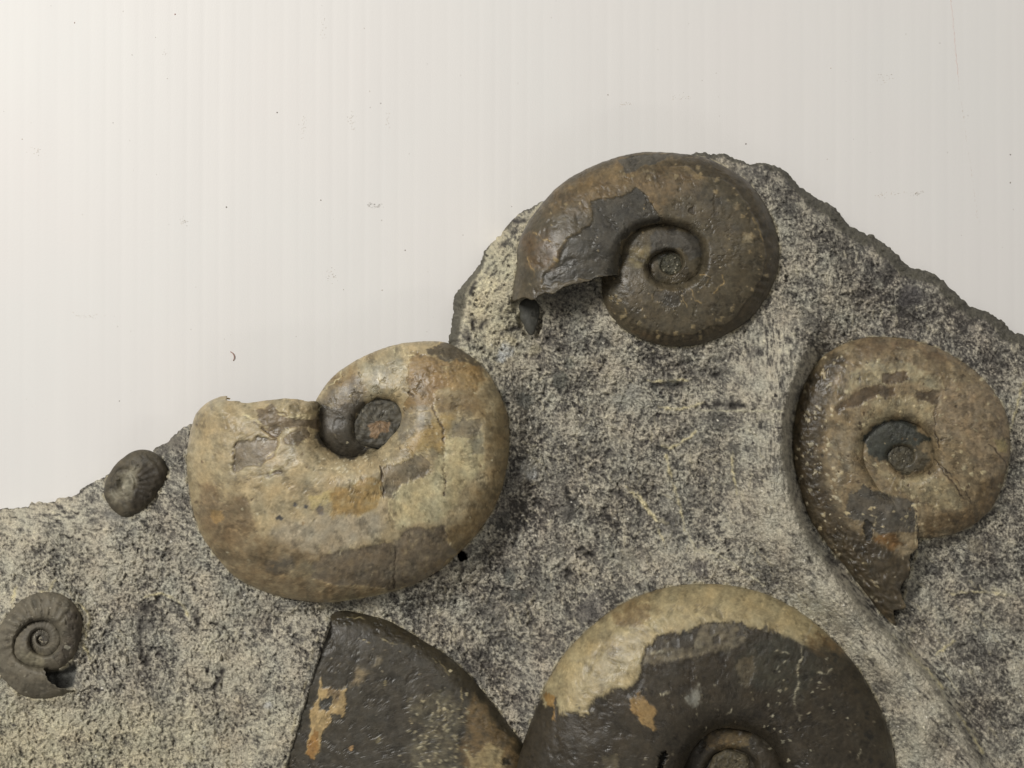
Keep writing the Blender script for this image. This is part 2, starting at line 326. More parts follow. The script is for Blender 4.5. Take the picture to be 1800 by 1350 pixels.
def tint2(x, y, s, phi, inner):
    P = [
     (A2([(500,900),(700,870),(980,830),(990,920),(860,1010),(640,1080),(560,1060),(430,960)]), (172,158,134), 14),
     (A2([(90,860),(180,780),(330,800),(400,950),(540,1030),(700,1060),(1000,1040),(1000,1200),(700,1280),(400,1230),(200,1080),(110,900)]), (134,114,84), 12, 0, .85),
     (A2([(130,740),(200,740),(260,800),(340,790),(370,900),(330,1010),(200,1000),(140,900)]), (132,112,84), 5, 0, .8),
     (A2([(190,850),(240,830),(240,880),(210,910)]), (166,134,86), 1.5, 0),
     (A2([(1300,900),(1450,700),(1500,400),(1560,400),(1560,700),(1440,960),(1330,1070),(1200,1180),(1180,1050)]), (132,112,78), 10, 0, .85),
     (A2([(1420,420),(1560,300),(1570,620),(1500,820),(1460,800),(1500,620)]), (128,110,76), 12, 0, .8),
     (A2([(1000,820),(1050,730),(1190,690),(1260,500),(1420,480),(1430,650),(1330,770),(1270,880),(1200,900),(1050,930)]), (184,172,134), 4, 0, .9),
     (A2([(660,350),(740,260),(880,230),(900,330),(860,390),(700,400)]), (112,102,86), 9, 0, .9),
     (A2([(740,240),(850,180),(880,220),(800,290),(730,290)]), (142,118,80), 8, 0, .7),
     (A2([(880,170),(1050,130),(1080,260),(1000,330),(900,320),(860,250)]), (158,148,122), 8, 0, .8),
     (A2([(1080,190),(1130,130),(1240,150),(1400,180),(1450,250),(1390,310),(1260,290),(1200,330),(1190,380),(1130,400),(1050,410),(1100,300),(1080,240)]), (146,119,80), 5, .8),
     (A2([(1250,200),(1400,190),(1430,250),(1380,310),(1270,280)]), (156,128,84), 5, -.6, .9),
     (A2([(1170,100),(1270,80),(1400,130),(1480,210),(1400,190),(1330,170),(1250,165),(1190,130)]), (98,88,72), 2, .8),
     (A2([(1190,330),(1330,300),(1450,330),(1440,430),(1300,400),(1220,400)]), (138,118,84), 8, 0, .9),
     (A2([(1060,380),(1180,370),(1200,440),(1100,520),(1060,560),(1050,470)]), (140,130,112), 4, 0, .9),
     (A2([(1080,560),(1150,490),(1230,400),(1330,380),(1290,450),(1250,520),(1250,590),(1180,570),(1100,610)]), (160,134,84), 5, 0, .9),
     (A2([(1280,470),(1330,430),(1410,440),(1420,500),(1350,520),(1290,510)]), (140,128,106), 2, .6, .9),
     (A2([(1360,520),(1425,500),(1430,580),(1380,600)]), (148,138,112), 1.5, .5),
     (A2([(672,370),(760,372),(870,345),(905,380),(850,430),(840,500),(900,560),(950,570),(820,625),(740,590),(672,520)]), (80,74,65), 3),
     (A2([(860,400),(930,340),(1010,345),(1050,400),(1010,480),(930,560),(860,540),(840,470)]), (92,88,78), 2),
     (A2([(905,512),(908,474),(950,447),(1000,442),(998,475),(955,490),(930,520)]), (148,114,86), .8, -1.2),
     (A2([(290,540),(330,528),(370,535),(385,518),(490,520),(485,570),(460,620),(400,650),(330,668),(300,682),(285,640)]), (130,116,95), 1.0, 2.6),
     (A2([(390,395),(450,362),(475,400),(520,420),(600,430),(690,432),(690,500),(640,470),(560,470),(480,515),(420,470)]), (122,106,84), 1.2, 1.6),
     (A2([(520,520),(610,450),(640,500),(590,540),(530,545)]), (128,112,88), 2, .8),
     (A2([(440,680),(500,655),(510,670),(460,700)]), (122,106,84), 1, 1.5),
     (A2([(960,660),(1060,620),(1130,605),(1190,640),(1160,690),(1050,720),(1010,800),(975,790)]), (130,117,95), 1.2, 1.2),
     (A2([(625,780),(740,765),(760,800),(700,830),(650,840)]), (186,168,116), 2.5, 0, .9),
     (A2([(730,780),(800,740),(900,705),(960,700),(975,790),(920,850),(860,890),(790,870),(740,885)]), (164,134,82), 3, .5, .9),
     (A2([(640,1110),(700,1045),(800,1030),(920,1015),(1020,1000),(1090,930),(1250,915),(1260,1000),(1290,1050),(1200,1150),(1040,1215),(900,1190),(760,1200),(640,1160)]), (120,107,89), 1.6, 1.2, .95),
     (A2([(430,1080),(560,1070),(580,1130),(500,1150),(430,1120)]), (100,92,80), 6, 0, .8),
     (A2([(540,1120),(620,1080),(660,1120),(600,1160),(540,1150)]), (150,134,104), 1.5, -.5),
    ]
    col, dz, e = paint(x, y, (170,153,119), P, 31, 1.6)
    col, dz = lines(x, y, col, dz, [A2(p) for p in ([(958,650),(964,700),(974,790)], [(1195,370),(1215,430),(1228,450)], [(1235,450),(1250,560),(1246,650),(1256,720),(1250,780)], [(1030,1035),(1022,1110),(1020,1200)], [(292,540),(288,640),(297,680)], [(380,445),(420,480),(480,515),(505,490)], [(1090,310),(1105,330)], [(1060,390),(1068,400)])], (62,48,34), 1.2, 2.8)
    col, dz = lines(x, y, col, dz, [A2(p) for p in ([(990,830),(1010,790),(1060,730)], [(995,830),(1010,880),(1060,920)], [(600,430),(650,410),(690,380)], [(760,250),(700,300)], [(780,215),(778,240),(750,255)], [(1010,95),(1025,125)], [(1060,120),(1070,145),(1110,140)], [(490,410),(560,425),(620,410)], [(500,520),(490,570),(400,640)], [(450,690),(470,660),(510,655)], [(330,410),(400,440),(440,480)], [(1250,560),(1250,700)], [(1205,370),(1215,400)], [(720,1268),(860,1252),(1000,1225)])], (206,192,148), 1.2, -.8)
    sp = [(492,910,5,(78,76,76),.5), (519,888,3.5,(84,82,82),.5), (538,890,4,(84,82,82),.5), (563,897,8,(122,110,98),1.5), (536,862,5,(150,140,116),1)]
    sp += scatter(70, (340, 620, 890, 1040), (.8, 2.2), (188,176,146), -.4, 15)
    sp += scatter(50, (340, 620, 890, 1040), (1, 3.2), (126,108,82), .6, 16)
    sp += scatter(26, (560, 800, 650, 830), (1, 2.4), (200,188,160), -.8, 17)
    col, dz = spots(x, y, col, dz, sp)
    rust = np.exp(-(((x - 800) / 70) ** 2 + ((y - 655) / 35) ** 2))
    dz += rust * 1.6 * fbm(x, y, 6, 3, 77)
    col += (np.array([200, 184, 140.]) - col) * (e * .6)[:, None]
    return mottle(x, y, col, .15, 32, 46, .9), dz

def tint3(x, y, s, phi, inner):
    P = [
     (A3([(120,600),(160,330),(260,190),(330,200),(250,350),(230,560),(270,760),(380,900),(540,1000),(560,1270),(480,1240),(300,1000),(180,830)]), (78,67,50), 12, 0, 1.0),  # crest's shade on the left flank painted in, plus the tail's own dark brown
     (A3([(270,480),(370,460),(360,640),(300,700),(260,640)]), (142,130,110), 8, 0, .6),
     (A3([(340,260),(420,218),(560,213),(700,280),(705,335),(600,300),(520,290),(460,300),(350,330)]), (154,142,112), 4, 0, .9),
     (A3([(395,470),(450,370),(560,345),(690,390),(680,460),(600,450),(520,430),(430,480),(390,600),(370,580)]), (150,136,106), 4, 0, .9),
     (A3([(280,400),(400,320),(520,308),(530,345),(430,362),(330,400),(300,430)]), (94,78,58), 2.5, 1.0),
     (A3([(590,320),(700,340),(695,385),(620,372)]), (88,74,56), 2.5, 1.0),
     (A3([(470,255),(520,248),(575,265),(570,292),(480,290)]), (104,88,68), 1.2, 1.0),
     (A3([(370,130),(520,120),(640,150),(760,200),(700,215),(600,170),(480,175),(380,190)]), (108,90,68), 5, 0, .8),
     (A3([(700,300),(880,300),(970,450),(975,600),(900,700),(800,560),(690,480),(680,400)]), (138,120,96), 8, 0, .8),
     (A3([(860,700),(960,660),(930,780),(850,860),(760,895),(640,905),(640,850),(760,800),(850,770)]), (104,86,60), 5, 0, .9),
     (A3([(430,600),(540,690),(660,650),(760,700),(800,790),(700,800),(600,755),(480,690)]), (146,132,102), 4, 0, .95),
     (A3([(400,560),(400,520),(430,490),(480,450),(550,445),(610,462),(660,520),(600,560),(510,555),(495,600),(410,590)]), (64,66,60), 2),
     (A3([(500,600),(520,550),(600,540),(660,600),(640,650),(560,660)]), (86,80,66), 3),
     (A3([(345,740),(400,700),(470,730),(612,765),(606,880),(470,900),(400,860),(330,810)]), (90,84,75), 2, .8),
     (A3([(420,905),(530,885),(560,940),(500,975),(430,960)]), (116,84,46), 4, 0, .9),
     (A3([(300,900),(420,900),(520,980),(600,970),(580,1090),(525,1265),(470,1210),(330,1020)]), (76,66,50), 6, 0, 1.0),
     (A3([(920,520),(965,515),(965,560),(935,560)]), (150,134,94), 1.5, -.5),
     (A3([(405,850),(430,860),(435,900),(415,915),(398,880)]), (48,44,38), 1.2, 3),
    ]
    col, dz, e = paint(x, y, (132,115,88), P, 51, 1.8)
    col, dz = lines(x, y, col, dz, [A3(p) for p in ([(685,400),(680,470),(700,560)], [(680,600),(730,650),(790,710),(830,780)], [(900,540),(950,600),(975,640)], [(700,630),(760,700),(800,760)])], (66,54,40), 1.1, 1.6)
    col, dz = lines(x, y, col, dz, [A3(p) for p in ([(430,820),(450,830),(445,870)], [(865,430),(880,450),(910,445)], [(540,350),(560,370),(600,360)], [(705,280),(715,320)], [(820,470),(850,490)], [(395,1010),(430,1020)], [(430,1080),(460,1110)], [(610,780),(607,860),(605,940)])], (180,166,132), 1.2, -.8)
    sp = scatter(110, (1395, 620, 1480, 1000), (1.2, 4.0), (172,160,134), -1.0, 25) + scatter(90, (1440, 600, 1770, 930), (1.2, 4.4), (176,162,128), -.8, 29)
    sp += scatter(70, (1470, 600, 1760, 930), (1, 2.8), (150,136,108), -.5, 26) + scatter(40, (1400, 600, 1760, 930), (1.5, 3.5), (88,74,56), .8, 27)
    sp += scatter(25, (1480, 900, 1600, 1080), (1.2, 3), (140,130,110), -.6, 28)
    col, dz = spots(x, y, col, dz, sp)
    dz += 2.2 * fbm(x, y, 9, 3, 58) * ((sstep(.45, .9, s) + 1.5 * sstep(900, 960, y)) if not inner else 0)
    dz += 4.0 * fbm(x, y, 30, 3, 59) * sstep(880, 960, y) * (1 - sstep(1620, 1640, x))
    col += (np.array([175, 160, 126.]) - col) * (e * .5)[:, None]
    return mottle(x, y, col, .20, 52, 26, .8), dz

def tint4(x, y, s, phi, inner):
    P = [
     (A4([(170,640),(180,560),(240,440),(300,350),(400,260),(520,170),(640,120),(820,90),(950,90),(1080,110),(1200,150),(1340,240),(1440,340),(1400,400),(1290,365),(1200,330),(1130,310),(1040,280),(900,285),(850,300),(780,305),(690,340),(620,380),(600,500),(560,560),(480,580),(400,605),(350,690),(300,660),(250,690),(230,600)]), (166,150,112), 3.0, -1.2),
     (A4([(860,290),(1040,290),(1050,350),(960,400),(860,420),(700,450),(600,470),(620,400),(700,380),(830,380)]), (118,108,88), 3, 0, .75),
     (A4([(480,260),(560,195),(650,195),(640,285),(500,290)]), (130,110,78), 3, 0, .8),
     (A4([(690,130),(640,160),(560,200),(420,280),(400,260),(600,130)]), (128,108,74), 5, 0, .7),
     (A4([(560,600),(600,570),(640,620),(665,650),(650,730),(600,710),(555,670)]), (150,120,74), 2, -.8),
     (A4([(192,590),(228,600),(238,650),(235,705),(215,690),(212,640),(192,625)]), (160,122,66), 1.2, -.8),
     (A4([(1300,340),(1420,330),(1480,420),(1400,430),(1340,400)]), (112,90,58), 6, 0, .8),
     (A4([(1380,400),(1500,440),(1640,700),(1690,900),(1560,900),(1480,620)]), (66,58,44), 14, 0, .9),
     (A4([(1120,330),(1290,370),(1380,480),(1300,600),(1160,560),(1000,520),(1000,430)]), (66,64,54), 12, 0, .8),
     (A4([(1010,440),(1080,425),(1090,470),(1050,560),(1010,540)]), (90,82,66), 1.6, 1.0),
     (A4([(820,560),(845,535),(860,580),(840,650),(815,670),(805,620)]), (126,124,116), 4, 0, .9),
     (A4([(880,760),(960,735),(1080,760),(1060,810),(950,830),(870,820)]), (108,90,60), 3, 0, .8),
     (A4([(440,850),(500,845),(505,930),(440,930)]), (98,88,68), 2, .6),
     (A4([(675,860),(700,840),(710,870),(690,920),(650,930),(655,890)]), (20,18,14), 1.5, 10),
    ]
    col, dz, e = paint(x, y, (62,55,44), P, 71, 2.6)
    col, dz = lines(x, y, col, dz, [A4(p) for p in ([(1285,380),(1290,430),(1265,480),(1275,540),(1255,600),(1260,650),(1285,700)], [(1330,290),(1300,350)], [(1180,400),(1230,410)], [(1220,440),(1180,480)], [(640,410),(690,400)], [(1360,490),(1400,500),(1410,470)], [(1540,820),(1530,860)], [(870,740),(880,730)], [(990,650),(970,670)], [(680,590),(720,575)])], (170,162,138), 1.6, -1)
    sp = [(1184,1129,10,(72,68,62),1.5), (1207,1118,9,(74,70,64),1.5), (1170,1130,6,(90,84,72),.5), (1260,1124,8,(72,66,56),1.5), (1276,1125,4,(84,76,62),1), (1277,1101,5,(82,76,66),1), (1253,1103,6,(90,84,74),1), (1300,1100,5,(80,74,64),1), (1301,1114,7,(76,70,62),1), (1268,1148,4,(60,56,50),1), (1310,1105,6,(70,66,58),1), (1345,1104,6,(92,86,74),.5)]
    sp += scatter(60, (960, 1180, 1560, 1350), (1, 2.6), (112,104,86), -.5, 35) + scatter(25, (1330, 1140, 1500, 1340), (1.5, 3.2), (150,144,124), -.8, 36) + scatter(40, (1350, 1150, 1560, 1350), (2, 5), (50,46,38), .8, 37)
    col, dz = spots(x, y, col, dz, sp)
    dz += 1.2 * fbm(x, y, 10, 3, 78) * sstep(1180, 1400, x)
    col += (np.array([150, 138, 108.]) - col) * (e * .25)[:, None]
    return mottle(x, y, col, .15, 72, 44, .7), dz

def tint5(x, y, s, phi, inner):
    P = [
     (A5([(360,150),(620,130),(800,180),(1000,310),(1250,490),(1500,780),(1700,1100),(1560,1100),(1400,800),(1150,560),(900,380),(640,250),(430,210)]), (58,51,36), 5, 0),
     (A5([(1320,680),(1400,760),(1600,1000),(1640,1300),(1300,1300),(1230,1040),(1290,760)]), (118,97,66), 5, 0, .85),
     (A5([(900,720),(1060,670),(1200,680),(1240,800),(1200,950),(1220,1250),(950,1250),(880,1050),(1000,880),(910,840)]), (122,114,92), 9, -.3, .45),
     (A5([(1265,1040),(1330,1080),(1420,990),(1520,1050),(1560,1300),(1330,1300),(1300,1120)]), (158,140,102), 2, -.8, .95),
     (A5([(320,575),(332,640),(400,650),(485,635),(492,740),(460,820),(390,800),(350,900),(330,1000),(270,1090),(215,1080),(220,980),(250,860),(245,780),(300,700)]), (180,152,104), 1.0, -1.2),
     (A5([(230,980),(270,900),(300,930),(300,1040),(260,1090),(220,1080)]), (158,116,62), 2, 0),
     (A5([(360,650),(440,650),(430,720),(375,740)]), (138,116,84), 2, 0),
     (A5([(305,710),(375,700),(375,790),(310,790)]), (74,72,66), 1.0, 1.2),
     (A5([(400,800),(445,800),(440,850),(395,850)]), (86,80,70), 1.0, .6),
     (A5([(485,610),(540,560),(560,490),(620,520),(590,600),(510,640)]), (134,118,92), 3, -.5, .8),
     (A5([(700,420),(740,420),(710,490),(680,490)]), (116,106,88), 2, -.4),
     (A5([(185,700),(240,640),(260,700),(180,900),(120,1050),(120,980)]), (66,62,52), 3, 0),
    ]
    col, dz, e = paint(x, y, (70,65,56), P, 91, 1.6)
    col, dz = lines(x, y, col, dz, [A5(p) for p in ([(1095,460),(1130,510),(1160,545)], [(1050,440),(1080,470)], [(735,590),(740,620)], [(700,310),(780,335),(860,350)], [(590,320),(640,335)], [(480,175),(580,170),(610,190)], [(1240,640),(1245,760)], [(290,340),(270,400)], [(1210,960),(1215,1060)])], (160,146,108), 1.2, -.8)
    rc = random.Random(45); sp = [(rc.gauss(770, 26), rc.gauss(1295, 42), rc.uniform(.8, 3.4), tuple(c * kk for kk in [rc.uniform(.75, 1.1)] for c in (158,148,120)), -1.0) for _ in range(120)]
    sp += scatter(22, (560, 1110, 760, 1300), (.8, 2.2), (132,122,102), -.4, 46) + [(480+.2667*690, 1040+.2667*980, 5, (112,104,80), 0), (480+.2667*515, 1040+.2667*1030, 4, (160,124,80), -.6), (480+.2667*1540, 1040+.2667*1120, 7, (50,44,34), 1.5), (480+.2667*725,1040+.2667*1080,4,(60,56,50),.5)]
    col, dz = spots(x, y, col, dz, sp)
    col += (np.array([150, 134, 98.]) - col) * (e * .5)[:, None]
    return mottle(x, y, col, .14, 92, 30, .6), dz

def tint6(x, y, s, phi, inner):
    P = [(A6([(200,700),(300,760),(450,780),(480,880),(350,900),(230,850)]), (134,127,108), 5, 0, .9),
         (A6([(780,200),(860,400),(840,650),(680,870),(600,800),(700,600),(700,350)]), (78,70,62), 12, 0, .9),  # right side turned from the light, its shade put into the colour
         (A6([(330,430),(520,430),(560,600),(420,740),(300,640)]), (100,94,84), 4, 0)]
    col, dz, e = paint(x, y, (108,101,88), P, 111, 1.0)
    col, dz = spots(x, y, col, dz, scatter(30, (10, 1050, 140, 1220), (.8, 1.8), (140,134,120), -.4, 55) + [(118, 1137, 5, (140,136,124), -1)])
    rib = np.sin(phi * 26 + s * 2.0)
    amp = np.clip(np.sin(np.clip((phi - .8) / 4.4, 0, 1) * np.pi) , 0, 1) if not inner else 1.0
    dz += 1.4 * fbm(x, y, 11, 4, 118) + 2.2 * rib * amp * (.7 + .7 * perlin(x / 20, y / 20, 119)) * sstep(.05, .3, s) * (1 - sstep(.85, 1, s)) * (1 if not inner else .8)
    col *= (1 + .05 * rib * amp)[:, None]
    return mottle(x, y, col, .11, 112, 24, .3), dz

# ------------------------------------------------------------------ coiled shells
def unwrap(pts, c):
    P = np.array(pts, float); a = np.arctan2(P[:, 1] - c[1], P[:, 0] - c[0]); a = np.unwrap(a)
    return a, np.hypot(P[:, 0] - c[0], P[:, 1] - c[1])
def catmull(xq, xp, yp):
    m = np.gradient(yp, xp); i = np.clip(np.searchsorted(xp, xq) - 1, 0, len(xp) - 2)
    h = xp[i + 1] - xp[i]; t = (xq - xp[i]) / h
    lo = t < 0; hi = t > 1; tt = np.clip(t, 0, 1)
    v = (2*tt**3-3*tt**2+1)*yp[i] + (tt**3-2*tt**2+tt)*h*m[i] + (-2*tt**3+3*tt**2)*yp[i+1] + (tt**3-tt**2)*h*m[i+1]
    return np.where(lo, yp[i] + m[i] * h * t * 1.0, np.where(hi, yp[i + 1], v))

def profile(s, u0, su, p, q):
    t = np.clip(s / su, 0, 1); up = u0 + (1 - u0) * np.sqrt(np.clip(1 - (1 - t) ** 2, 0, 1))
    return up * np.clip(1 - np.clip(s, 0, 1) ** p, 0, 1) ** (1 / q)

def coil(c, outer, seam, zmid, Hh, tint, mat, label, aper=((0, 0), (1, 0)), jag=0.02, nphi=640, ns=110, span=2 * math.pi,
         su=0.22, u0=0.42, p=2.6, q=1.9, tilt=(0, 0), tail=True, inner_k=None, relief=None, hgrow=0.0, endfade=True):
    ao, ro = unwrap(outer, c)
    sgn = 1.0 if ao[-1] > ao[0] else -1.0
    a0 = ao[0]; po = (ao - a0) * sgn
    keep = np.concatenate([[True], np.diff(np.maximum.accumulate(po)) > 1e-4]); po, ro = po[keep], ro[keep]
    fo = lambda ph_: np.maximum(catmull(ph_, po, ro), 4)
    if seam is not None:
        as_, rs = unwrap(seam, c); ps = (as_ - a0) * sgn
        ps = ps - 2 * np.pi * np.round(ps[0] / (2 * np.pi))
        keep = np.concatenate([[True], np.diff(np.maximum.accumulate(ps)) > 1e-4]); ps, rs = ps[keep], rs[keep]
        dec = 0.46
        def fs(ph_):
            ph_ = np.asarray(ph_, float); v = catmull(np.minimum(ph_, ps[-1]), ps, rs)
            return np.where(ph_ > ps[-1], rs[-1] * dec ** ((ph_ - ps[-1]) / (2 * np.pi)), np.where(ph_ < ps[0], rs[0], v))
    else:
        fs = lambda ph_: np.full(np.shape(ph_), inner_k)
    wref = float(np.median(fo(np.linspace(0, span, 60)) - fs(np.linspace(0, span, 60))))

    def build(pa, pb, n, m, inner, name, parent, lab):
        j = np.arange(m + 1) / m; s = 0.5 * (1 - np.cos(np.pi * j))
        nu = 7; tu = np.arange(1, nu + 1) / nu
        i = np.linspace(0, 1, n)
        sa = np.concatenate([s, np.ones(nu)])
        if not inner:
            off = np.interp(sa, [a[0] for a in aper], [a[1] for a in aper]) + jag * perlin(sa * 9, sa * 0 + 3, 4) * 2 + jag * .6 * perlin(sa * 31, sa * 0 + 7, 4)
            PH = pa + off[None, :] + (pb - pa - off[None, :]) * (i[:, None] ** 1.0)
        else:
            PH = pa + (pb - pa) * i[:, None] + 0 * sa[None, :]
        Ri = fs(PH)
        if not inner: Ro = fo(PH)
        else:
            prev = fs(PH - 2 * np.pi); full = prev + 0.35 * (prev - Ri)
            t = sstep(0.0, 0.4, PH - 2 * np.pi)
            Ro = np.where(PH < 2 * np.pi, fo(PH), fo(np.full_like(PH, 2 * np.pi)) * (1 - t) + full * t)
        w = Ro - Ri
        H = Hh * np.clip(w / wref, 0.0, 1.35) ** 0.9
        if hgrow and not inner: H = H * (1 + hgrow * np.exp(-PH / 0.8))
        SS = np.broadcast_to(np.concatenate([s, 1 - 0.10 * tu ** 2]), PH.shape)
        r = Ri + w * SS
        zz = profile(SS, u0, su, p, q); zz[:, m + 1:] = -np.sin(tu * np.pi / 2)[None, :] * 0.7
        a = a0 + sgn * PH; r = r + (1.5 * fbm((r * np.cos(a)).ravel(), (r * np.sin(a)).ravel(), 22, 4, 63).reshape(r.shape)) * (np.clip(r / 30, 0, 1)); x = c[0] + r * np.cos(a); y = c[1] + r * np.sin(a)
        zbase = zmid + tilt[0] * (x - c[0]) + tilt[1] * (y - c[1])
        z = zbase + H * zz
        col, dz = tint(x.ravel(), y.ravel(), SS.ravel() + (np.arange(m + 1 + nu) > m)[None, :].repeat(n, 0).ravel() * .0, PH.ravel(), inner)
        dz = dz.reshape(x.shape)
        fade = np.ones(m + 1 + nu); fade[m + 1:] = 0; fade[m - 3:m + 1] = [.8, .6, .3, 0]
        big = 1.6 * fbm(x.ravel(), y.ravel(), 60, 3, 66).reshape(x.shape) + 0.35 * fbm(x.ravel(), y.ravel(), 9, 2, 67).reshape(x.shape)
        z = z + (dz + big * min(1, Hh / 45)) * fade
        if relief is not None: z = z + relief(x, y, SS, PH, inner) * fade
        rows = n
        if not inner:      # broken face of the aperture
            depth = 6
            ax, ay, az, ac = [], [], [], []
            c3 = col.reshape(n, -1, 3)
            for k_ in range(depth, 0, -1):
                f = k_ / depth
                nz_ = 2.2 * perlin(x[0] / 6, y[0] / 6 + f * 4, 9)
                ang_in = sgn * 0.012 * f
                xx = c[0] + (x[0] - c[0]) * math.cos(ang_in) - (y[0] - c[1]) * math.sin(ang_in); yy = c[1] + (x[0] - c[0]) * math.sin(ang_in) + (y[0] - c[1]) * math.cos(ang_in)
                ax.append(xx + nz_ * .3); ay.append(yy + nz_ * .3); az.append(lerp(z[0], zbase[0] - 0.7 * H[0], f)); ac.append(c3[0] * (.93 + .03 * nz_[:, None]))
            x = np.concatenate([ax, x]); y = np.concatenate([ay, y]); z = np.concatenate([az, z]); c3 = np.concatenate([ac, c3]); col = c3.reshape(-1, 3); rows = n + depth
        V = world_pts(x.ravel(), y.ravel(), z.ravel())
        o = mesh_obj(name, V, grid_faces(rows, x.shape[1], sgn < 0), mat, parent, lin(np.clip(col, 8, 250)))
        if lab: o['label'] = lab
        return o
    o = build(0.0, span, nphi, ns, False, 'ammonite', slab, label)
    if tail: build(2 * math.pi - 0.02, ps[-1] + 3.6 * math.pi, int(nphi * .62), int(ns * .5), True, 'inner_whorl', o, None)
    return o

def relief1(x, y, s, ph_, inner):
    if inner: return 0 * x
    rib = np.sin(ph_ * 60 + 1.5 * np.sin(ph_ * 7)); a = sstep(2.4, 3.2, ph_) * (1 - sstep(5.5, 5.9, ph_)) * np.exp(-((s - .86) / .09) ** 2)
    return 2.3 * rib * a * (.6 + .4 * np.sin(ph_ * 9))
def relief2(x, y, s, ph_, inner):
    if inner: return 0 * x
    d = np.exp(-((ph_) / .16) ** 2)
    z = d * 9 * fbm(x.ravel(), y.ravel(), 30, 3, 88).reshape(x.shape)
    g = np.exp(-(((x - 432) / 26) ** 2 + ((y - 706) / 20) ** 2)); z -= 16 * g              # hollow between two lobes of the broken lip
    g2 = np.exp(-(((x - 490) / 45) ** 2 + ((y - 712) / 14) ** 2)); z += 9 * g2
    z += 10 * np.exp(-(((x - 390) / 16) ** 2 + ((y - 716) / 12) ** 2)) + 8 * np.exp(-(((x - 540) / 14) ** 2 + ((y - 716) / 16) ** 2)) - 7 * np.exp(-(((x - 450) / 12) ** 2 + ((y - 725) / 16) ** 2))
    z += 3.0 * ridge(x.ravel(), y.ravel(), 26, 3, 89).reshape(x.shape) * np.exp(-((ph_) / .22) ** 2)
    z -= 5 * np.exp(-(((x - 485) / 40) ** 2 + ((y - 758) / 12) ** 2))
    return z

def dome(name, outline, zb, Hh, tintf, mat, label, p=2.2, q=2.0, n=160, m=44, peak=None, shape=None):
    c = peak or tuple(np.mean(np.array(outline), 0)); a, r = unwrap(outline, c)
    if a[-1] < a[0]: a, r = a[::-1], r[::-1]
    th = np.linspace(0, 2 * np.pi, n, endpoint=False)
    R = np.interp(th, np.concatenate([a - 4*np.pi, a - 2 * np.pi, a, a + 2 * np.pi]), np.concatenate([r, r, r, r]))
    for _ in range(2): R = (np.roll(R, 1) + R * 2 + np.roll(R, -1)) / 4
    rho = np.sin(np.linspace(0.0, 1, m) * np.pi / 2); under = 5
    RH = np.concatenate([rho, 1 - .1 * (np.arange(1, under + 1) / under) ** 2])[:, None] * R[None, :]
    x = c[0] + RH * np.cos(th); y = c[1] + RH * np.sin(th)
    zp = np.concatenate([(1 - rho ** p) ** (1 / q), -np.sin(np.arange(1, under + 1) / under * np.pi / 2) * .9])[:, None] + 0 * R[None, :]
    rr = np.concatenate([rho, np.ones(under)])[:, None] + 0 * R[None, :]
    z = zb + Hh * zp
    col, dz = tintf(x.ravel(), y.ravel()); dz = dz.reshape(x.shape)
    z = z + dz * np.clip((1 - rr) * 6, 0, 1)
    if shape: z = z + shape(x, y) * np.clip((1 - rr) * 4, 0, 1)
    x = np.concatenate([x, x[:, :1]], 1); y = np.concatenate([y, y[:, :1]], 1); z = np.concatenate([z, z[:, :1]], 1)
    c3 = col.reshape(m + under, n, 3); c3 = np.concatenate([c3, c3[:, :1]], 1)
    o = mesh_obj(name, world_pts(x.ravel(), y.ravel(), z.ravel()), grid_faces(m + under, n + 1), mat, slab, lin(np.clip(c3.reshape(-1, 3), 8, 250)))
    o['label'] = label
    return o
def centre(parent, pts, zb, Hh, rgbs, label, seed, rough=3.0):
    def tf(x, y):
        col, dz, e = paint(x, y, rgbs[0], rgbs[1], seed, .8); dz = rough * fbm(x, y, 9, 4, seed + 3, .65)
        col, dz = spots(x, y, col, dz, scatter(14, (min(p[0] for p in pts), min(p[1] for p in pts), max(p[0] for p in pts), max(p[1] for p in pts)), (.6, 1.5), (165, 158, 140), -.4, seed))
        return mottle(x, y, col, .26, seed + 1, 12, .5), dz
    o = dome('umbilicus', pts, zb, Hh, tf, M_small, label, p=9, n=90, m=30); o.parent = parent
    return o
def ringp(cx_, cy_, rx, ry, seed, n=18):
    r_ = random.Random(seed); return [(cx_ + rx * r_.uniform(.9, 1.1) * math.cos(2 * math.pi * i / n), cy_ + ry * r_.uniform(.9, 1.1) * math.sin(2 * math.pi * i / n)) for i in range(n)]
am1 = coil((1178, 464), out1, seam1, 138, 50, tint1, M_fos, 'dark brown ammonite at the top of the slab with a broken lower left lip',
     aper=((0, 0), (.15, .06), (.3, .02), (.5, .015), (.62, -.02), (.8, -.015), (1, 0)), jag=.012, su=.14, u0=.30, p=3.4, q=1.7, relief=relief1)
am2 = coil((660, 748), out2, seam2, 128, 74, tint2, M_fos, 'large pale tan ammonite with rusty patches, overhanging the edge of the slab',
     aper=((0, -.16), (.06, -.20), (.19, -.15), (.36, -.13), (.48, -.10), (.56, -.05), (.63, -.01), (.72, .02), (.84, .03), (.9, .02), (.96, .0), (1, .01)), jag=.006, nphi=760, ns=130, su=.24, u0=.32, p=2.7, q=1.9, relief=relief2)
am3 = coil((1589, 804), out3, seam3, 100, 42, tint3, M_fos, 'mottled grey-brown ammonite in the right-hand hollow, its lip drawn out to a point',
     aper=((0, -.30), (.2, -.24), (.32, -.20), (.38, -.12), (.55, -.10), (.62, -.04), (.8, -.05), (.9, .01), (1, 0)), jag=.014, hgrow=-.45, su=.20, u0=.34, p=2.8, q=1.8)
am4 = coil((1280, 1352), out4, seam4, 128, 78, tint4, M_fos, 'large dark ammonite at the bottom edge with a pale tan upper rim', su=.25, u0=.36, p=2.8, q=1.9, nphi=760, ns=120)
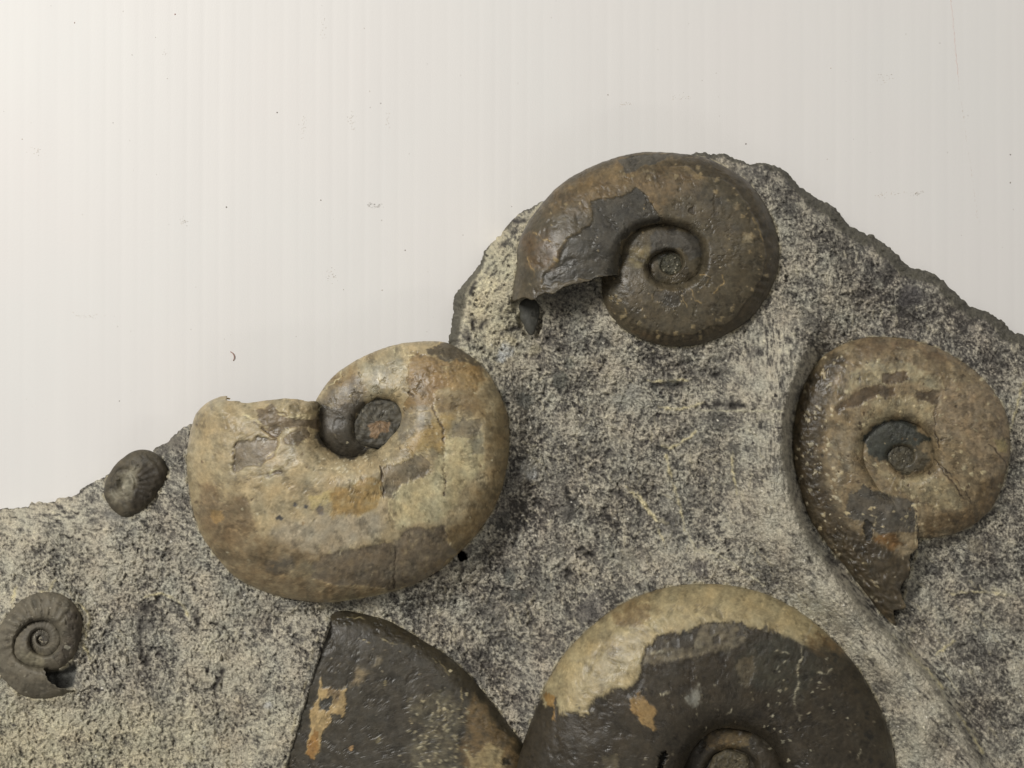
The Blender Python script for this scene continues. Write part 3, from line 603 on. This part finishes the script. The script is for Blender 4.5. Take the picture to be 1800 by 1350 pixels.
coil((480, 1400), out5, None, 102, 46, tint5, M_fos, 'dark grey broken ammonite segment with cream spots and a straight left edge', inner_k=60.0,
     span=1.9, tail=False, jag=.012, su=.10, u0=.9, p=7, q=1.25, nphi=420, ns=150)
am6 = coil((73, 1124), out6, seam6, 96, 30, tint6, M_small, 'small grey ribbed ammonite at the left edge with a hollow mouth', aper=((0, .5), (.4, .42), (.75, .2), (1, 0)), su=.25, u0=.42, p=2.4, q=1.9, nphi=300, ns=54)

centre(am1, ringp(1178, 465, 23, 21, 1), 139, 7, ((72,70,56), []), 'rough dark greenish centre of the top coil', 151, 3.5)
centre(am2, ringp(664, 741, 52, 50, 2), 136, 12, ((84,80,71), [(A2([(905,512),(908,474),(950,447),(1000,442),(998,475),(955,490),(930,520)]), (136,110,84), .8, -1.0)]), 'rough dark centre with a small orange patch', 161, 5.0)
centre(am3, ringp(1591, 803, 30, 29, 3), 102, 7, ((80,75,62), []), 'rough dark centre of the right-hand coil', 171, 4.0)
centre(am4, ringp(1284, 1352, 38, 36, 4), 132, 16, ((84,76,58), []), 'rough brown centre of the large dark coil', 181, 4.0)
centre(am6, ringp(76, 1124, 9, 9, 5), 97, 7, ((86,80,72), []), 'worn centre of the small ribbed coil', 191, 1.0)
def tint7(x, y):
    P = [(A7([(1100,700),(1200,600),(1260,640),(1250,760),(1180,900),(1060,960),(980,900),(1060,800)]), (142,136,120), 8, 0, .9),  # lit left face painted into the pigment
         (A7([(1290,600),(1480,600),(1520,700),(1380,950),(1200,1060),(1200,900),(1280,760)]), (58,51,41), 8, 0)]  # shaded right face painted dark
    col, dz, e = paint(x, y, (86,79,66), P, 131, 1.0)
    u, v = rot(x - 232, y - 850, -55, 1, 1)
    dz += .55 * np.sin(u / 2.4 + .004 * v * v) * sstep(-4, 18, v + 8) + 1.2 * fbm(x, y, 14, 3, 135)
    aq = np.arctan2(y - 850, x - 218); rq = np.hypot(x - 218, (y - 850) * .8)
    dz += .38 * np.sin(aq * 26 + rq * .06) * sstep(18, 34, rq) * (1 - sstep(52, 64, rq)) - 3 * np.exp(-((rq - 20) / 3.5) ** 2) + 1.5 * np.exp(-((rq - 13) / 5) ** 2)
    return mottle(x, y, col, .16, 132, 24, .4), dz
dome('ammonite', out7, 76, 23, tint7, M_small, 'small dark half-buried ammonite on the upper left edge of the slab', p=4, peak=(246, 846), n=200, m=60,
     shape=lambda x, y: -12 * np.exp(-(((x - 217) / 13) ** 2 + ((y - 852) / 22) ** 2)) + 5 * np.exp(-(((x - 234) / 6) ** 2 + ((y - 858) / 24) ** 2)))
def tintf(x, y):
    col, dz, e = paint(x, y, (74,74,70), [], 141, 1); return mottle(x, y, col, .16, 142, 14, .3), dz
dome('shell_fragment', [(920,526),(934,522),(944,530),(948,545),(946,560),(942,576),(935,592),(928,586),(921,570),(915,550),(912,534)], 112, 9, tintf, M_small,
     'small dark leaf-shaped shell piece below the lip of the top ammonite', n=72, m=16)

# ------------------------------------------------------------------ rock matrix
outline = [(-200,960),(-120,915),(-60,900),(0,895),(19,893),(48,889),(56,883),(75,882),(87,884),(106,877),(123,873),(138,866),(150,854),(160,848),(177,841),(189,837),
 (215,818),(250,806),(268,795),(277,786),(291,779),(308,764),(318,757),(321,748),(337,747),(352,762),(400,752),(460,750),(540,752),(600,700),(660,655),(740,632),(788,622),
 (791,602),(793,580),(798,540),(801,518),(822,493),(833,476),(847,458),(856,436),(869,422),(884,407),(904,384),(922,371),(944,359),(962,350),(990,345),(1050,312),(1130,292),(1200,284),
 (1216,271),(1245,269),(1277,272),(1300,283),(1320,288),(1347,288),(1367,295),(1387,307),(1407,327),(1433,347),(1450,357),(1470,367),(1477,380),(1493,397),(1507,405),(1533,415),(1560,433),
 (1580,450),(1597,470),(1630,477),(1660,493),(1667,503),(1683,517),(1697,533),(1713,543),(1737,548),(1760,563),(1773,580),(1800,590),(1850,640),(1900,720),(1960,850),(1990,1100),(1950,1400),(1800,1540),(1400,1700),(900,1720),(400,1640),(0,1560),(-150,1400),(-230,1150)]
STEP = 1.7
gx = np.arange(-160, 1961, STEP); gy = np.arange(262, 1561, STEP)
GXX, GYY = np.meshgrid(gx, gy); x = GXX.ravel(); y = GYY.ravel()
# coarse distance first, exact where it matters
sdc = poly_sd(x, y, outline)
d = -sdc + 5.5 * fbm(x, y, 26, 3, 201) + 2.2 * fbm(x, y, 7, 2, 202)
keepv = d > -9
idx = np.full(x.shape, -1, np.int64); idx[keepv] = np.arange(keepv.sum())
x, y, d = x[keepv], y[keepv], d[keepv]

ctrl = np.array([  # x, y, height, powder, edge width
 (-100,1000,70,.72,60),(0,930,58,.70,55),(110,930,74,.66,50),(250,960,98,.56,40),(60,1000,82,.66,50),(250,850,88,.45,20),(320,790,90,.35,16),(20,1320,96,.86,40),(200,1150,98,.50,40),(200,1300,104,.74,40),(400,1180,112,.68,30),
 (480,1330,100,.78,30),(330,1330,108,.74,30),(560,1090,104,.45,30),(850,800,82,.22,30),(920,740,84,.30,30),(920,900,80,.22,30),(780,1080,88,.30,30),(900,1180,80,.26,30),
 (820,560,84,.62,16),(860,480,98,.85,12),(930,380,104,.85,16),(870,600,104,.74,18),(1000,620,116,.44,30),(1060,760,96,.42,30),(1130,900,88,.38,30),(1100,1000,92,.34,30),(1000,1040,86,.34,30),
 (1230,660,118,.42,30),(1240,850,104,.34,30),(1320,700,152,.60,30),(1345,850,152,.62,30),(1330,1000,132,.46,30),(1385,950,150,.66,30),(1450,1080,158,.70,30),(1530,1180,160,.74,30),(1600,1290,160,.72,30),(1650,1400,150,.6,30),
 (1400,420,128,.40,30),(1450,500,130,.50,18),(1390,600,142,.58,18),(1340,330,112,.30,24),(1520,470,104,.24,38),(1600,530,92,.18,42),(1700,600,84,.20,34),(1790,640,76,.3,20),(1560,570,84,.16,18),(1450,590,108,.30,18),
 (1780,800,84,.36,20),(1640,1000,74,.34,20),(1700,1100,78,.36,20),(1620,1130,82,.40,20),(1760,1250,84,.34,20),(1690,1300,90,.40,20),(1800,1000,82,.40,20),(1950,1200,80,.4,30),(1500,920,104,.42,20),
 (1560,1110,104,.5,20),(1640,1230,112,.55,20),(1380,800,150,.5,20)], float)
zz = np.zeros_like(x); pw = np.zeros_like(x); ew = np.zeros_like(x); ws = np.zeros_like(x)
for c_ in ctrl:
    w_ = 1.0 / ((x - c_[0]) ** 2 + (y - c_[1]) ** 2 + 28.0 ** 2) ** 1.7
    ws += w_; zz += w_ * c_[2]; pw += w_ * c_[3]; ew += w_ * c_[4]
zz /= ws; pw /= ws; ew /= ws
# the crest that walls off the right-hand hollow
crest = [(1440,560),(1400,640),(1384,720),(1380,800),(1390,880),(1425,960),(1475,1030),(1545,1110),(1620,1190),(1690,1290),(1740,1400),(1780,1500)]
dc = line_dist(x, y, crest)
side = poly_sd(x, y, crest + [(1100,1600),(1100,560)])      # negative on the valley side
zz += np.where(side < 0, 48 * np.exp(-(dc / 72) ** 2), (58 * np.exp(-(dc / 17) ** 2)) - 10) * sstep(500, 690, y)
zz += 7 * fbm(x, y, 130, 2, 410) + 4 * fbm(x, y, 55, 3, 411)
# fossils' beds
beds = [(out1, 138, 34, 1), (out2, 128, 40, 2), (out3, 100, 13, 3), (out4, 128, 34, 4), (out5 + A5([(1000,2200),(60,1500),(90,1110),(150,850),(190,700),(230,570),(250,450),(290,330),(330,230),(370,170)]), 100, 30, 5), (out6, 96, 16, 6), (out7, 78, 14, 7)]
rim = np.zeros_like(x); shade_near = np.full_like(x, 999.)
for pl, zm, wd, k_ in beds:
    P_ = np.array(pl); margin = 90
    m = (x > P_[:, 0].min() - margin) & (x < P_[:, 0].max() + margin) & (y > P_[:, 1].min() - margin) & (y < P_[:, 1].max() + margin)
    sd = poly_sd(x[m], y[m], pl)
    o_ = np.exp(-(np.maximum(sd, 0) / wd) ** 2)
    t_ = zm - 5 - 26 * sstep(-3, -22, sd)
    t_ = np.where(sd < 0, zm - 4 - 30 * sstep(2, 24, -sd), zm - 4)
    if k_ in (6, 7): t_ = np.where(sd < 0, zm + 4 - 30 * sstep(3, 18, -sd), zm + 4)
    if k_ == 5:   # the broken left side stands proud of the rock
        lx = x[m] - (579 - (y[m] - 1085) * .30); left = 1 - sstep(0, 16, lx); left *= sstep(1070, 1110, y[m]); t_ = np.where(left > 0, lerp(t_, zm + 44, left), t_); o_ = np.maximum(o_, np.exp(-(np.maximum(sd, 0) / 95) ** 2) * left)
    zz[m] = lerp(zz[m], t_, o_)
    rim[m] = np.maximum(rim[m], np.exp(-((sd - 1.5) / 2.6) ** 2))
    shade_near[m] = np.minimum(shade_near[m], np.abs(sd))

# chisel streak directions
v1 = fbm(*rot(x, y, 88, 4.5, 1.25), 4.2, 3, 301)     # near vertical strokes
v2 = fbm(*rot(x, y, 42, 4.5, 1.25), 4.2, 3, 302)     # down to the right
v3 = fbm(*rot(x, y, -52, 4.0, 1.3), 4.6, 3, 303)     # up to the right
v4 = fbm(*rot(x, y, 4, 4.0, 1.2), 5.0, 3, 304)       # level
w1 = np.exp(-((x - 1370) / 60) ** 2) * sstep(500, 620, y) * (1 - sstep(880, 1000, y)) + .5 * np.exp(-(((x - 1310) / 70) ** 2 + ((y - 590) / 60) ** 2))
w2 = sstep(900, 1040, y) * np.exp(-(dc / 80) ** 2)
w3 = np.exp(-(((x - 860) / 60) ** 2 + ((y - 500) / 110) ** 2))
w4 = np.exp(-(((x - 90) / 140) ** 2 + ((y - 910) / 45) ** 2))
wt = np.clip(w1 + w2 + w3 + w4, 0, 1)
strk = (w1 * v1 + w2 * v2 + w3 * v3 + w4 * v4)
wx = x + 5 * fbm(x, y, 18, 2, 310); wy = y + 5 * fbm(x, y, 18, 2, 311)
n_a = fbm(wx, wy, 15, 4, 320, .68); n_b = fbm(wx, wy, 6.2, 3, 330, .7); n_c = perlin(x / 3.3, y / 3.3, 333); rg = ridge(wx, wy, 16, 3, 340); big = fbm(x, y, 90, 3, 350); med = fbm(x, y, 34, 3, 351)
grain = 0.85 * n_a + 0.75 * n_b + .42 * n_c
grain = grain * (1 - .6 * wt) + strk * 1.5 * wt
rg2 = ridge(wx + 90, wy, 9, 2, 345); rg3 = ridge(*rot(wx, wy, 70, 60, 22), 1.0, 3, 347)
n_d = fbm(x + 2 * n_b, y + 2 * n_a, 4.4, 2, 334, .7); n_e = fbm(wx, wy, 26, 4, 336, .72)
coarse = sstep(-.25, .3, fbm(x, y, 70, 3, 337))
blob = sstep(.03, .13, fbm(wx, wy, 11, 3, 338, .55)) - sstep(.02, .14, fbm(wx + 50, wy, 9, 3, 339, .55))
v = 0.225 + 0.50 * pw + .13 * blob * (1 - .5 * wt) + (0.30 + .30 * coarse) * (n_a * (1 - .6 * wt)) + .48 * n_b * (1 - .6 * wt) + .42 * n_d * (1 - .5 * wt) + 1.05 * strk * wt + 0.30 * big + 0.30 * med + .42 * n_e * coarse + .30 * np.clip(rg - .5, 0, 1) + .55 * np.clip(rg2 - .5, 0, 1) + .7 * np.clip(rg3 - .68, 0, 1)
CT = .60 + .80 * np.clip(fbm(x, y, 48, 3, 339) + .3, 0, .7)
nearc = np.exp(-(dc / np.where(side < 0, 75, 18)) ** 2) * sstep(520, 680, y)
CT = CT * (1 - .22 * nearc)
vm = 0.225 + .5 * pw + .3 * big; v = vm + (v - vm) * CT + .06 * nearc
dark = np.array([74, 71, 67.]); mid = np.array([123, 119, 110.]); cream = np.array([183, 177, 160.]); pale = np.array([208, 201, 178.])
t1 = sstep(.16, .42, v)[:, None]; t2 = sstep(.42, .70, v)[:, None]; t3 = sstep(.85, 1.15, v)[:, None]
col = lerp(lerp(lerp(dark, mid, t1), cream, t2), pale, t3)
# pinker, bluer and yellower ground in places
hue = fbm(x, y, 60, 3, 360)
yel = np.clip(w3 * 1.3 + .6 * sstep(1180, 1340, y) * (1 - sstep(250, 420, x)) + .35 * sstep(.55, .8, pw), 0, 1)
col = lerp(col, col * np.array([1.035, 1.028, .98]), yel[:, None])
col = col * np.stack([1 + .03 * hue, 1 + 0 * hue, 1 - .02 * hue], -1)
lowp = (1 - sstep(.2, .36, pw))[:, None]
col = lerp(col, col * np.array([.985, .98, .985]), lowp)
dzr = 4.6 * n_a + 3.6 * n_b + 1.9 * n_d + 3.5 * n_e * coarse + 1.2 * np.clip(rg2 - .5, 0, 1) * (1 - .5 * wt) + 4.2 * strk * wt + 2.0 * blob * (1 - .6 * wt) + 2.4 * med + 4 * big + .35 * n_c
dzr -= 3.5 * np.clip(-n_a - .28, 0, 1) / .4 * (1 - .4 * wt)
# shell streaks, veins, scratches
R5 = lambda p: cr_(160, 960, .2889, p); R7 = lambda p: cr_(1100, 560, .4, p); R8 = lambda p: cr_(800, 840, .2222, p); RT = lambda p: cr_(780, 340, .2222, p); R3 = lambda p: cr_(1500, 900, .3333, p)
creamy = [R7([(178,600),(190,660),(212,740),(240,830),(258,930)]), R7([(468,590),(470,680),(492,770)]), R7([(0,740),(60,800),(110,860),(180,900)]), R7([(160,560),(200,570),(280,520),(310,490)]),
          R5([(330,310),(400,287),(470,300),(530,340),(580,390),(600,450)]), R7([(100,275),(190,275),(270,270)]), A6([(780,200),(900,330),(925,400),(890,520),(880,600),(860,680),(930,800),(960,780)]),
          R7([(150,390),(240,400),(340,370)]), R3([(520,430),(620,420),(740,425),(800,440)]), R3([(440,750),(530,680)]), R3([(290,740),(420,860),(470,930)]), R3([(550,1060),(640,1200),(680,1270)]), A3([(985,480),(1010,380),(1035,300)]), R8([(1440,120),(1540,260),(1600,340),(1680,360)]), R8([(1600,400),(1650,500)]), A6([(560,0),(500,120),(440,130)]), A6([(170,60),(120,230)])]

fine = [R7([(270,940),(310,1020),(400,1030),(520,1110),(610,1175)]), R7([(320,404),(540,406),(700,408)]), R3([(210,650),(330,780),(430,880),(480,980)]), R3([(480,840),(560,960)]), R3([(730,400),(860,450)])]
rr = random.Random(9)
for _ in range(150):
    px_, py_ = rr.uniform(620, 1350), rr.uniform(640, 1120); a_ = rr.choice([90, 80, 100, 60, 40, 130, 20]) + rr.uniform(-10, 10); L_ = rr.uniform(10, 44)
    fine.append([(px_, py_), (px_ + L_ * math.cos(math.radians(a_)), py_ + L_ * math.sin(math.radians(a_)))])
for _ in range(90):
    px_, py_ = rr.uniform(1380, 1800), rr.uniform(1040, 1350); a_ = 48 + rr.uniform(-14, 14); L_ = rr.uniform(10, 40)
    fine.append([(px_, py_), (px_ + L_ * math.cos(math.radians(a_)), py_ + L_ * math.sin(math.radians(a_)))])
col, dzr = lines(x, y, col, dzr, fine, (182,174,148), 1.0, .5, 402, .62)
strokes_d, strokes_l = [], []
for _ in range(700):
    px_, py_ = rr.uniform(0, 1800), rr.uniform(420, 1350)
    if px_ < 260 and py_ < 1000: a_ = rr.uniform(-10, 14)
    elif 780 < px_ < 960 and py_ < 640: a_ = -55 + rr.uniform(-18, 18)
    elif px_ > 1260 and py_ < 950: a_ = 88 + rr.uniform(-10, 10)
    elif px_ > 1300: a_ = 48 + rr.uniform(-12, 12)
    else: a_ = rr.choice([90, 70, 110, 45, 135, 20]) + rr.uniform(-15, 15)
    L_ = rr.uniform(6, 26); c_, s_ = math.cos(math.radians(a_)), math.sin(math.radians(a_)); bd = rr.uniform(-.25, .25)
    st = [(px_, py_), (px_ + L_ * c_ * .5 - bd * L_ * s_ * .5, py_ + L_ * s_ * .5 + bd * L_ * c_ * .5), (px_ + L_ * c_, py_ + L_ * s_)]
    (strokes_d if rr.random() < .5 else strokes_l).append(st)
col, dzr = lines(x, y, col, dzr, strokes_d, (70,66,61), 1.7, 4.2, 405, .8)
col, dzr = lines(x, y, col, dzr, strokes_l, (196,188,164), 1.4, -2.4, 406, .85)
darks = [R5([(300,460),(292,540),(305,630),(340,720)]), R5([(640,400),(650,480)]), R5([(800,760),(770,830),(745,860)]), R5([(320,380),(360,370)]), R8([(1180,250),(1230,330)]), R8([(1000,560),(1090,610)]), R8([(880,730),(930,760)]), R8([(860,60),(930,240)]), R7([(380,250),(440,230)]), R7([(110,285),(260,292)]), R7([(350,380),(450,375),(520,385)]), RT([(240,700),(215,780)]), RT([(180,1100),(190,1150)]), RT([(230,1010),(235,1070)]), RT([(300,1060),(330,1010)]), RT([(560,220),(640,215)]), RT([(480,410),(520,400)]), RT([(460,1110),(590,1060)]), RT([(800,1110),(830,1160)])]
col, dzr = lines(x, y, col, dzr, darks, (56,53,50), 5.0, 3.0, 403)
col, dzr = lines(x, y, col, dzr, creamy, (204,194,158), 2.4, -2.0, 401, 1.2)
col, dzr = lines(x, y, col, dzr, fine[:5], (200,194,170), 1.5, -.6, 407, 1.1)
cracks = [R5([(470,330),(500,330),(540,360)]), R5([(720,470),(790,480),(850,545),(875,580)]), R3([(540,720),(600,690)]), A7([(720,860),(830,790)]), A7([(90,1085),(150,1090)]), A7([(560,1240),(620,1270),(680,1265)]), A7([(650,1030),(720,1050)]), A1([(340,690),(350,760),(420,720)])]
col, dzr = lines(x, y, col, dzr, cracks, (40,37,34), 1.4, 3.0, 404)
blot = [(888,618,16,(192,194,192),.9), (880,630,10,(180,182,180),.8), (935,835,11,(200,202,200),.95), (930,826,18,(168,166,158),.6), (1112,690,17,(162,160,150),.75), (1085,702,12,(164,162,150),.7), (1095,715,12,(160,158,148),.6), (985,668,18,(88,90,84),.75), (925,706,18,(80,82,78),.75), (1000,640,10,(92,94,86),.6), (906,1050,16,(86,88,84),.6), (896,1012,13,(84,86,82),.6), (1150,680,8,(66,66,62),.8), (1180,674,12,(72,72,68),.8), (1090,870,10,(76,73,70),.7), (470,1240,8,(200,200,198),.8), (1715,960,16,(146,138,120),.7), (880,920,22,(84,84,82),.6), (870,700,20,(82,82,80),.7), (1265,740,20,(74,72,68),.6), (1290,790,16,(72,70,66),.6), (1000,905,14,(66,64,62),.7), (1010,880,10,(66,64,62),.6), (1180,920,18,(84,82,80),.6), (1040,1075,26,(84,80,80),.5), (870,1075,26,(92,90,86),.5), (1230,1000,18,(80,76,76),.6), (1100,985,20,(150,146,132),.6), (1060,600,16,(86,86,82),.6), (1560,480,18,(66,64,62),.7), (1600,520,22,(72,69,70),.7), (1390,370,12,(62,60,58),.7), (1480,340,10,(70,68,64),.6), (1545,500,10,(150,148,136),.6), (1570,545,8,(160,156,138),.6), (900,600,10,(180,170,140),.6), (940,615,14,(172,164,136),.6)]
for (sx, sy, rr_, cc, st) in blot:
    m = (np.abs(x - sx) < rr_ * 3) & (np.abs(y - sy) < rr_ * 3)
    dq = np.hypot(x[m] - sx, y[m] - sy) / rr_ + .9 * fbm(x[m], y[m], rr_ * 1.2, 4, 500 + sx * .1, .7)
    k_ = (1 - sstep(.55, 1.15, dq)) * st * np.clip(.8 + .8 * n_b[m], 0, 1)
    col[m] += (np.array(cc, float) - col[m]) * k_[:, None]
sp = []
sp += scatter(40, (0, 900, 560, 1350), (1.5, 4), (72,68,64), 1.8, 61) + scatter(30, (900, 620, 1400, 1050), (1.5, 4), (72,68,66), 1.6, 62) + scatter(50, (810, 380, 920, 620), (1, 3), (70,64,54), 1.6, 65)
sp += scatter(150, (0, 880, 1800, 1350), (.9, 1.8), (224,220,208), -.8, 66) + scatter(90, (860, 600, 1400, 1050), (.9, 1.9), (220,215,200), -.8, 67)  # tiny sparkles painted as pale specks
col, dzr = spots(x, y, col, dzr, sp)
ce = np.exp(-((dc - 3 + 3 * perlin(x / 30, y / 30, 373)) / 7) ** 2) * sstep(600, 700, y) * .5  # light along the crest edge, painted as a cream line
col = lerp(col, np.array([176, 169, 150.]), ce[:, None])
# thin cream line where shell meets rock
col = lerp(col, np.array([178, 168, 138.]), (rim * np.clip(.25 + 1.2 * perlin(x / 16, y / 16, 371), 0, .75))[:, None])
dzr += rim * 1.2
# the dark outer skin of the slab: bare weathered flanks
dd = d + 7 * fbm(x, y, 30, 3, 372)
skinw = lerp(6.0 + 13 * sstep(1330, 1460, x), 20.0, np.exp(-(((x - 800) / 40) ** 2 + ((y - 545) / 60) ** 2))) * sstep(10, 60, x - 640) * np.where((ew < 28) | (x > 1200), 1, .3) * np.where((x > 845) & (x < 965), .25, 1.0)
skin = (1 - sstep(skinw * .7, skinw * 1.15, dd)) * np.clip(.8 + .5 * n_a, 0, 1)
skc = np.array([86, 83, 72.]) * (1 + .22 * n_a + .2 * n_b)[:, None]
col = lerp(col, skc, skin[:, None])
hs = np.exp(-(((x - 300) / 24) ** 2 + ((y - 775) / 14) ** 2)); col = lerp(col, np.array([104, 98, 88.]), (hs * .8)[:, None])
hb = np.exp(-(((x - 205) / 26) ** 2 + ((y - 902) / 14) ** 2)); col = lerp(col, np.array([128, 126, 120.]), (hb * .75)[:, None]); dzr *= (1 - .6 * hb)
hc = np.exp(-(((x - 990) / 70) ** 2 + ((y - 515) / 16) ** 2)); col = lerp(col, np.array([88, 86, 80.]), (hc * .7)[:, None]); dzr *= (1 - .5 * hc)  # hc: shadow under the top ammonite's lip, painted onto the rock
hd = np.exp(-(((x - 900) / 12) ** 2 + ((y - 555) / 40) ** 2))
zr = zz + dzr
# hollow that holds the leaf-shaped piece, mouth of the small ammonite, drilled hole
lf = boxed(poly_sd, x, y, [(908,528),(934,517),(950,528),(955,545),(948,580),(936,600),(924,590),(912,565)], 99.); zr -= 12 * (1 - sstep(-3, 6, lf))
zr = np.where(lf < 14, np.minimum(zr, lerp(zr, 114, 1 - sstep(0, 14, lf))), zr)
mo = boxed(poly_sd, x, y, A6([(400,960),(500,940),(640,930),(760,860),(800,900),(760,1100),(640,1130),(480,1140),(400,1080)]), 99.)
zr = np.where(mo < 8, lerp(zr, 84 + 6 * perlin(x / 14, y / 14, 3), 1 - sstep(-6, 5, mo)), zr); col = lerp(col, np.array([88, 88, 84.]) * (1 + .2 * n_a)[:, None], (1 - sstep(-3, 2, mo))[:, None])
hl = np.hypot((x - 812) / 1.05, y - 978); hk = 1 - sstep(6.5, 9.0, hl + 2.2 * perlin(x / 6, y / 6, 8)); zr = lerp(zr, 52.0, hk); col = lerp(col, np.array([58, 54, 48.]), hk[:, None])
# fall away to the board
ee = 1 - np.exp(-np.maximum(d, 0) / (ew * .55)); ee = ee + (1 - ee) * 0
z = np.where(d > 0, zr * ee * sstep(-6, 8, d) ** .35, d * 2.0)
z = np.where(d > 0, z, np.maximum(z, -14))
V = world_pts(x, y, z)
ny, nxg = GXX.shape; I = idx.reshape(ny, nxg)
f = np.stack([I[:-1, :-1], I[1:, :-1], I[1:, 1:], I[:-1, 1:]], -1).reshape(-1, 4); f = f[(f >= 0).all(1)]
# leave out cells buried deep under the shells
drop = np.zeros(len(x), bool)
for pl, zm, wd, k_ in beds[:5]:
    P_ = np.array(pl); m = (x > P_[:, 0].min()) & (x < P_[:, 0].max()) & (y > P_[:, 1].min()) & (y < P_[:, 1].max())
    sd = poly_sd(x[m], y[m], pl); q_ = np.zeros(m.sum(), bool); q_[sd < -45] = True; drop[m] |= q_
f = f[~drop[f].all(1)]
used = np.zeros(len(x), bool); used[f.ravel()] = True; re = np.cumsum(used) - 1
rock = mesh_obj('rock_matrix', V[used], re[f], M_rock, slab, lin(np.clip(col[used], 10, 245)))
rock['label'] = 'grey speckled limestone with chisel marks around the ammonites'

# ------------------------------------------------------------------ dust, specks and lint on the board
def blobs(name, items):
    Vs, Fs, Cs = [], [], []; r = random.Random(3); base = 0
    for (bx, by, rad, el, ang, rgb, z0) in items:
        k_ = 7; ph0 = r.random() * 6
        pts = []
        for i in range(k_):
            a = ph0 + i * 2 * math.pi / k_; q_ = rad * r.uniform(.65, 1.25); u_, v_ = q_ * el * math.cos(a), q_ * math.sin(a)
            pts.append((bx + u_ * math.cos(ang) - v_ * math.sin(ang), by + u_ * math.sin(ang) + v_ * math.cos(ang), z0 - .5))
        pts.append((bx, by, z0 + min(rad * .5, .8)))
        P_ = np.array(pts); Vs.append(world_pts(P_[:, 0], P_[:, 1], P_[:, 2]))
        Fs += [(base + (i + 1) % k_, base + i, base + k_) for i in range(k_)]; base += k_ + 1; Cs += [rgb] * (k_ + 1)
    o = mesh_obj(name, np.concatenate(Vs), np.array(Fs), M_dust, None, lin(np.array(Cs, float)))
    o['kind'] = 'stuff'; return o
r = random.Random(21); bo = np.array(outline)
def on_board(a, b_): return poly_sd(np.array([a]), np.array([b_]), outline)[0] > 8 and all(poly_sd(np.array([a]), np.array([b_]), q_)[0] > 4 for q_ in (out1, out2, out7))
items = []
while len(items) < 95:
    a, b_ = r.uniform(-100, 1900), r.uniform(-80, 880)
    if on_board(a, b_):
        g = r.uniform(130, 195); items.append((a, b_, r.uniform(.4, 1.0), r.uniform(1, 1.8), r.random() * 6, (g, g * .96, g * .9), .35))
items += [(308,25,1.7,1,0,(150,112,110),.4), (398,364,1.5,1,0,(120,114,108),.4), (1311,253,1.5,1,1,(128,120,116),.4), (131,40,1.3,1,0,(150,130,120),.4), (564,352,1.4,1,0,(130,120,114),.4), (487,198,1.5,1,0,(122,114,110),.4), (712,440,1.4,1,1,(136,128,120),.4), (1776,272,1.4,1,1,(110,100,96),.4), (1776,321,1.8,1,1,(130,120,112),.4)]
def smudge(cx_, cy_, sx, sy, n, g0, ang=0):
    for _ in range(n):
        u_, v_ = r.gauss(0, sx), r.gauss(0, sy); g = r.uniform(g0, min(205, g0 + 45))
        items.append((cx_ + u_ * math.cos(ang) - v_ * math.sin(ang), cy_ + u_ * math.sin(ang) + v_ * math.cos(ang), r.uniform(.35, .8), r.uniform(1, 2.2), ang + r.uniform(-.4, .4), (g, g * .96, g * .9), .32))
smudge(660, 362, 7, 2.0, 34, 120); smudge(651, 359, 2, 1, 10, 90); smudge(583, 484, 6, 5, 26, 150, .8); smudge(620, 215, 3, 9, 30, 160); smudge(322, 389, 4, 4, 18, 160); smudge(66, 264, 6, 4, 18, 170)
smudge(533, 220, 2, 12, 22, 172); smudge(682, 215, 2, 8, 16, 168); smudge(160, 556, 16, 3, 26, 180); smudge(1612, 340, 7, 2, 28, 140, -.3); smudge(1565, 342, 18, 2.2, 30, 172, -.1); smudge(1552, 139, 9, 5, 24, 170)
smudge(1200, 172, 12, 2, 18, 175); smudge(1100, 182, 8, 2, 14, 178); smudge(568, 46, 3, 12, 16, 178); smudge(290, 95, 2, 3, 10, 150)
for t in np.linspace(0, 1, 230):      # long faint pinkish pencil stroke at the right
    a = 1670 + 36 * t ** .9 * 1 + 22 * max(0, t - .4); b_ = -10 + 400 * t; dens = 1 if t < .35 else .35
    if r.random() < dens:
        items.append((a + r.gauss(0, .7), b_, r.uniform(.4, .8), r.uniform(1, 3), 1.5 + r.uniform(-.2, .2), (198, 172, 164) if t < .4 else (196, 186, 176), .32))
ds = blobs('dust_specks', items); ds['label'] = 'tiny grey dust specks and smudges scattered over the white board'

def fibre(name, pts, rad, rgb, label):
    P_ = np.array(pts, float); t = np.linspace(0, 1, len(P_)); tt = np.linspace(0, 1, 34)
    Q = np.stack([catmull(tt, t, P_[:, i]) for i in range(3)], -1); Wp = world_pts(Q[:, 0], Q[:, 1], Q[:, 2]); T = np.gradient(Wp, axis=0); T /= np.linalg.norm(T, axis=1)[:, None]
    up = np.array([0, 0, 1.0]); A = np.cross(T, up); A /= np.linalg.norm(A, axis=1)[:, None] + 1e-9; B = np.cross(A, T); k_ = 6
    th = np.arange(k_ + 1) / k_ * 2 * np.pi; prof = rad * S * (0.45 + .55 * np.sin(np.clip(tt, .03, .97) * np.pi) ** .4)
    V_ = Wp[:, None] + prof[:, None, None] * (A[:, None] * np.cos(th)[None, :, None] + B[:, None] * np.sin(th)[None, :, None])
    o = mesh_obj(name, V_.reshape(-1, 3), grid_faces(len(tt), k_ + 1), M_dust, None, np.tile(lin(rgb), (len(tt) * (k_ + 1), 1)))
    o['label'] = label; o['category'] = 'fibre'; return o
fibre('lint_fibre', [(405,618,1.0),(410,622,1.6),(412,628,2.0),(410,634,1.0)], .8, (156,118,104), 'short curled reddish lint fibre on the white board above the pale tan ammonite')
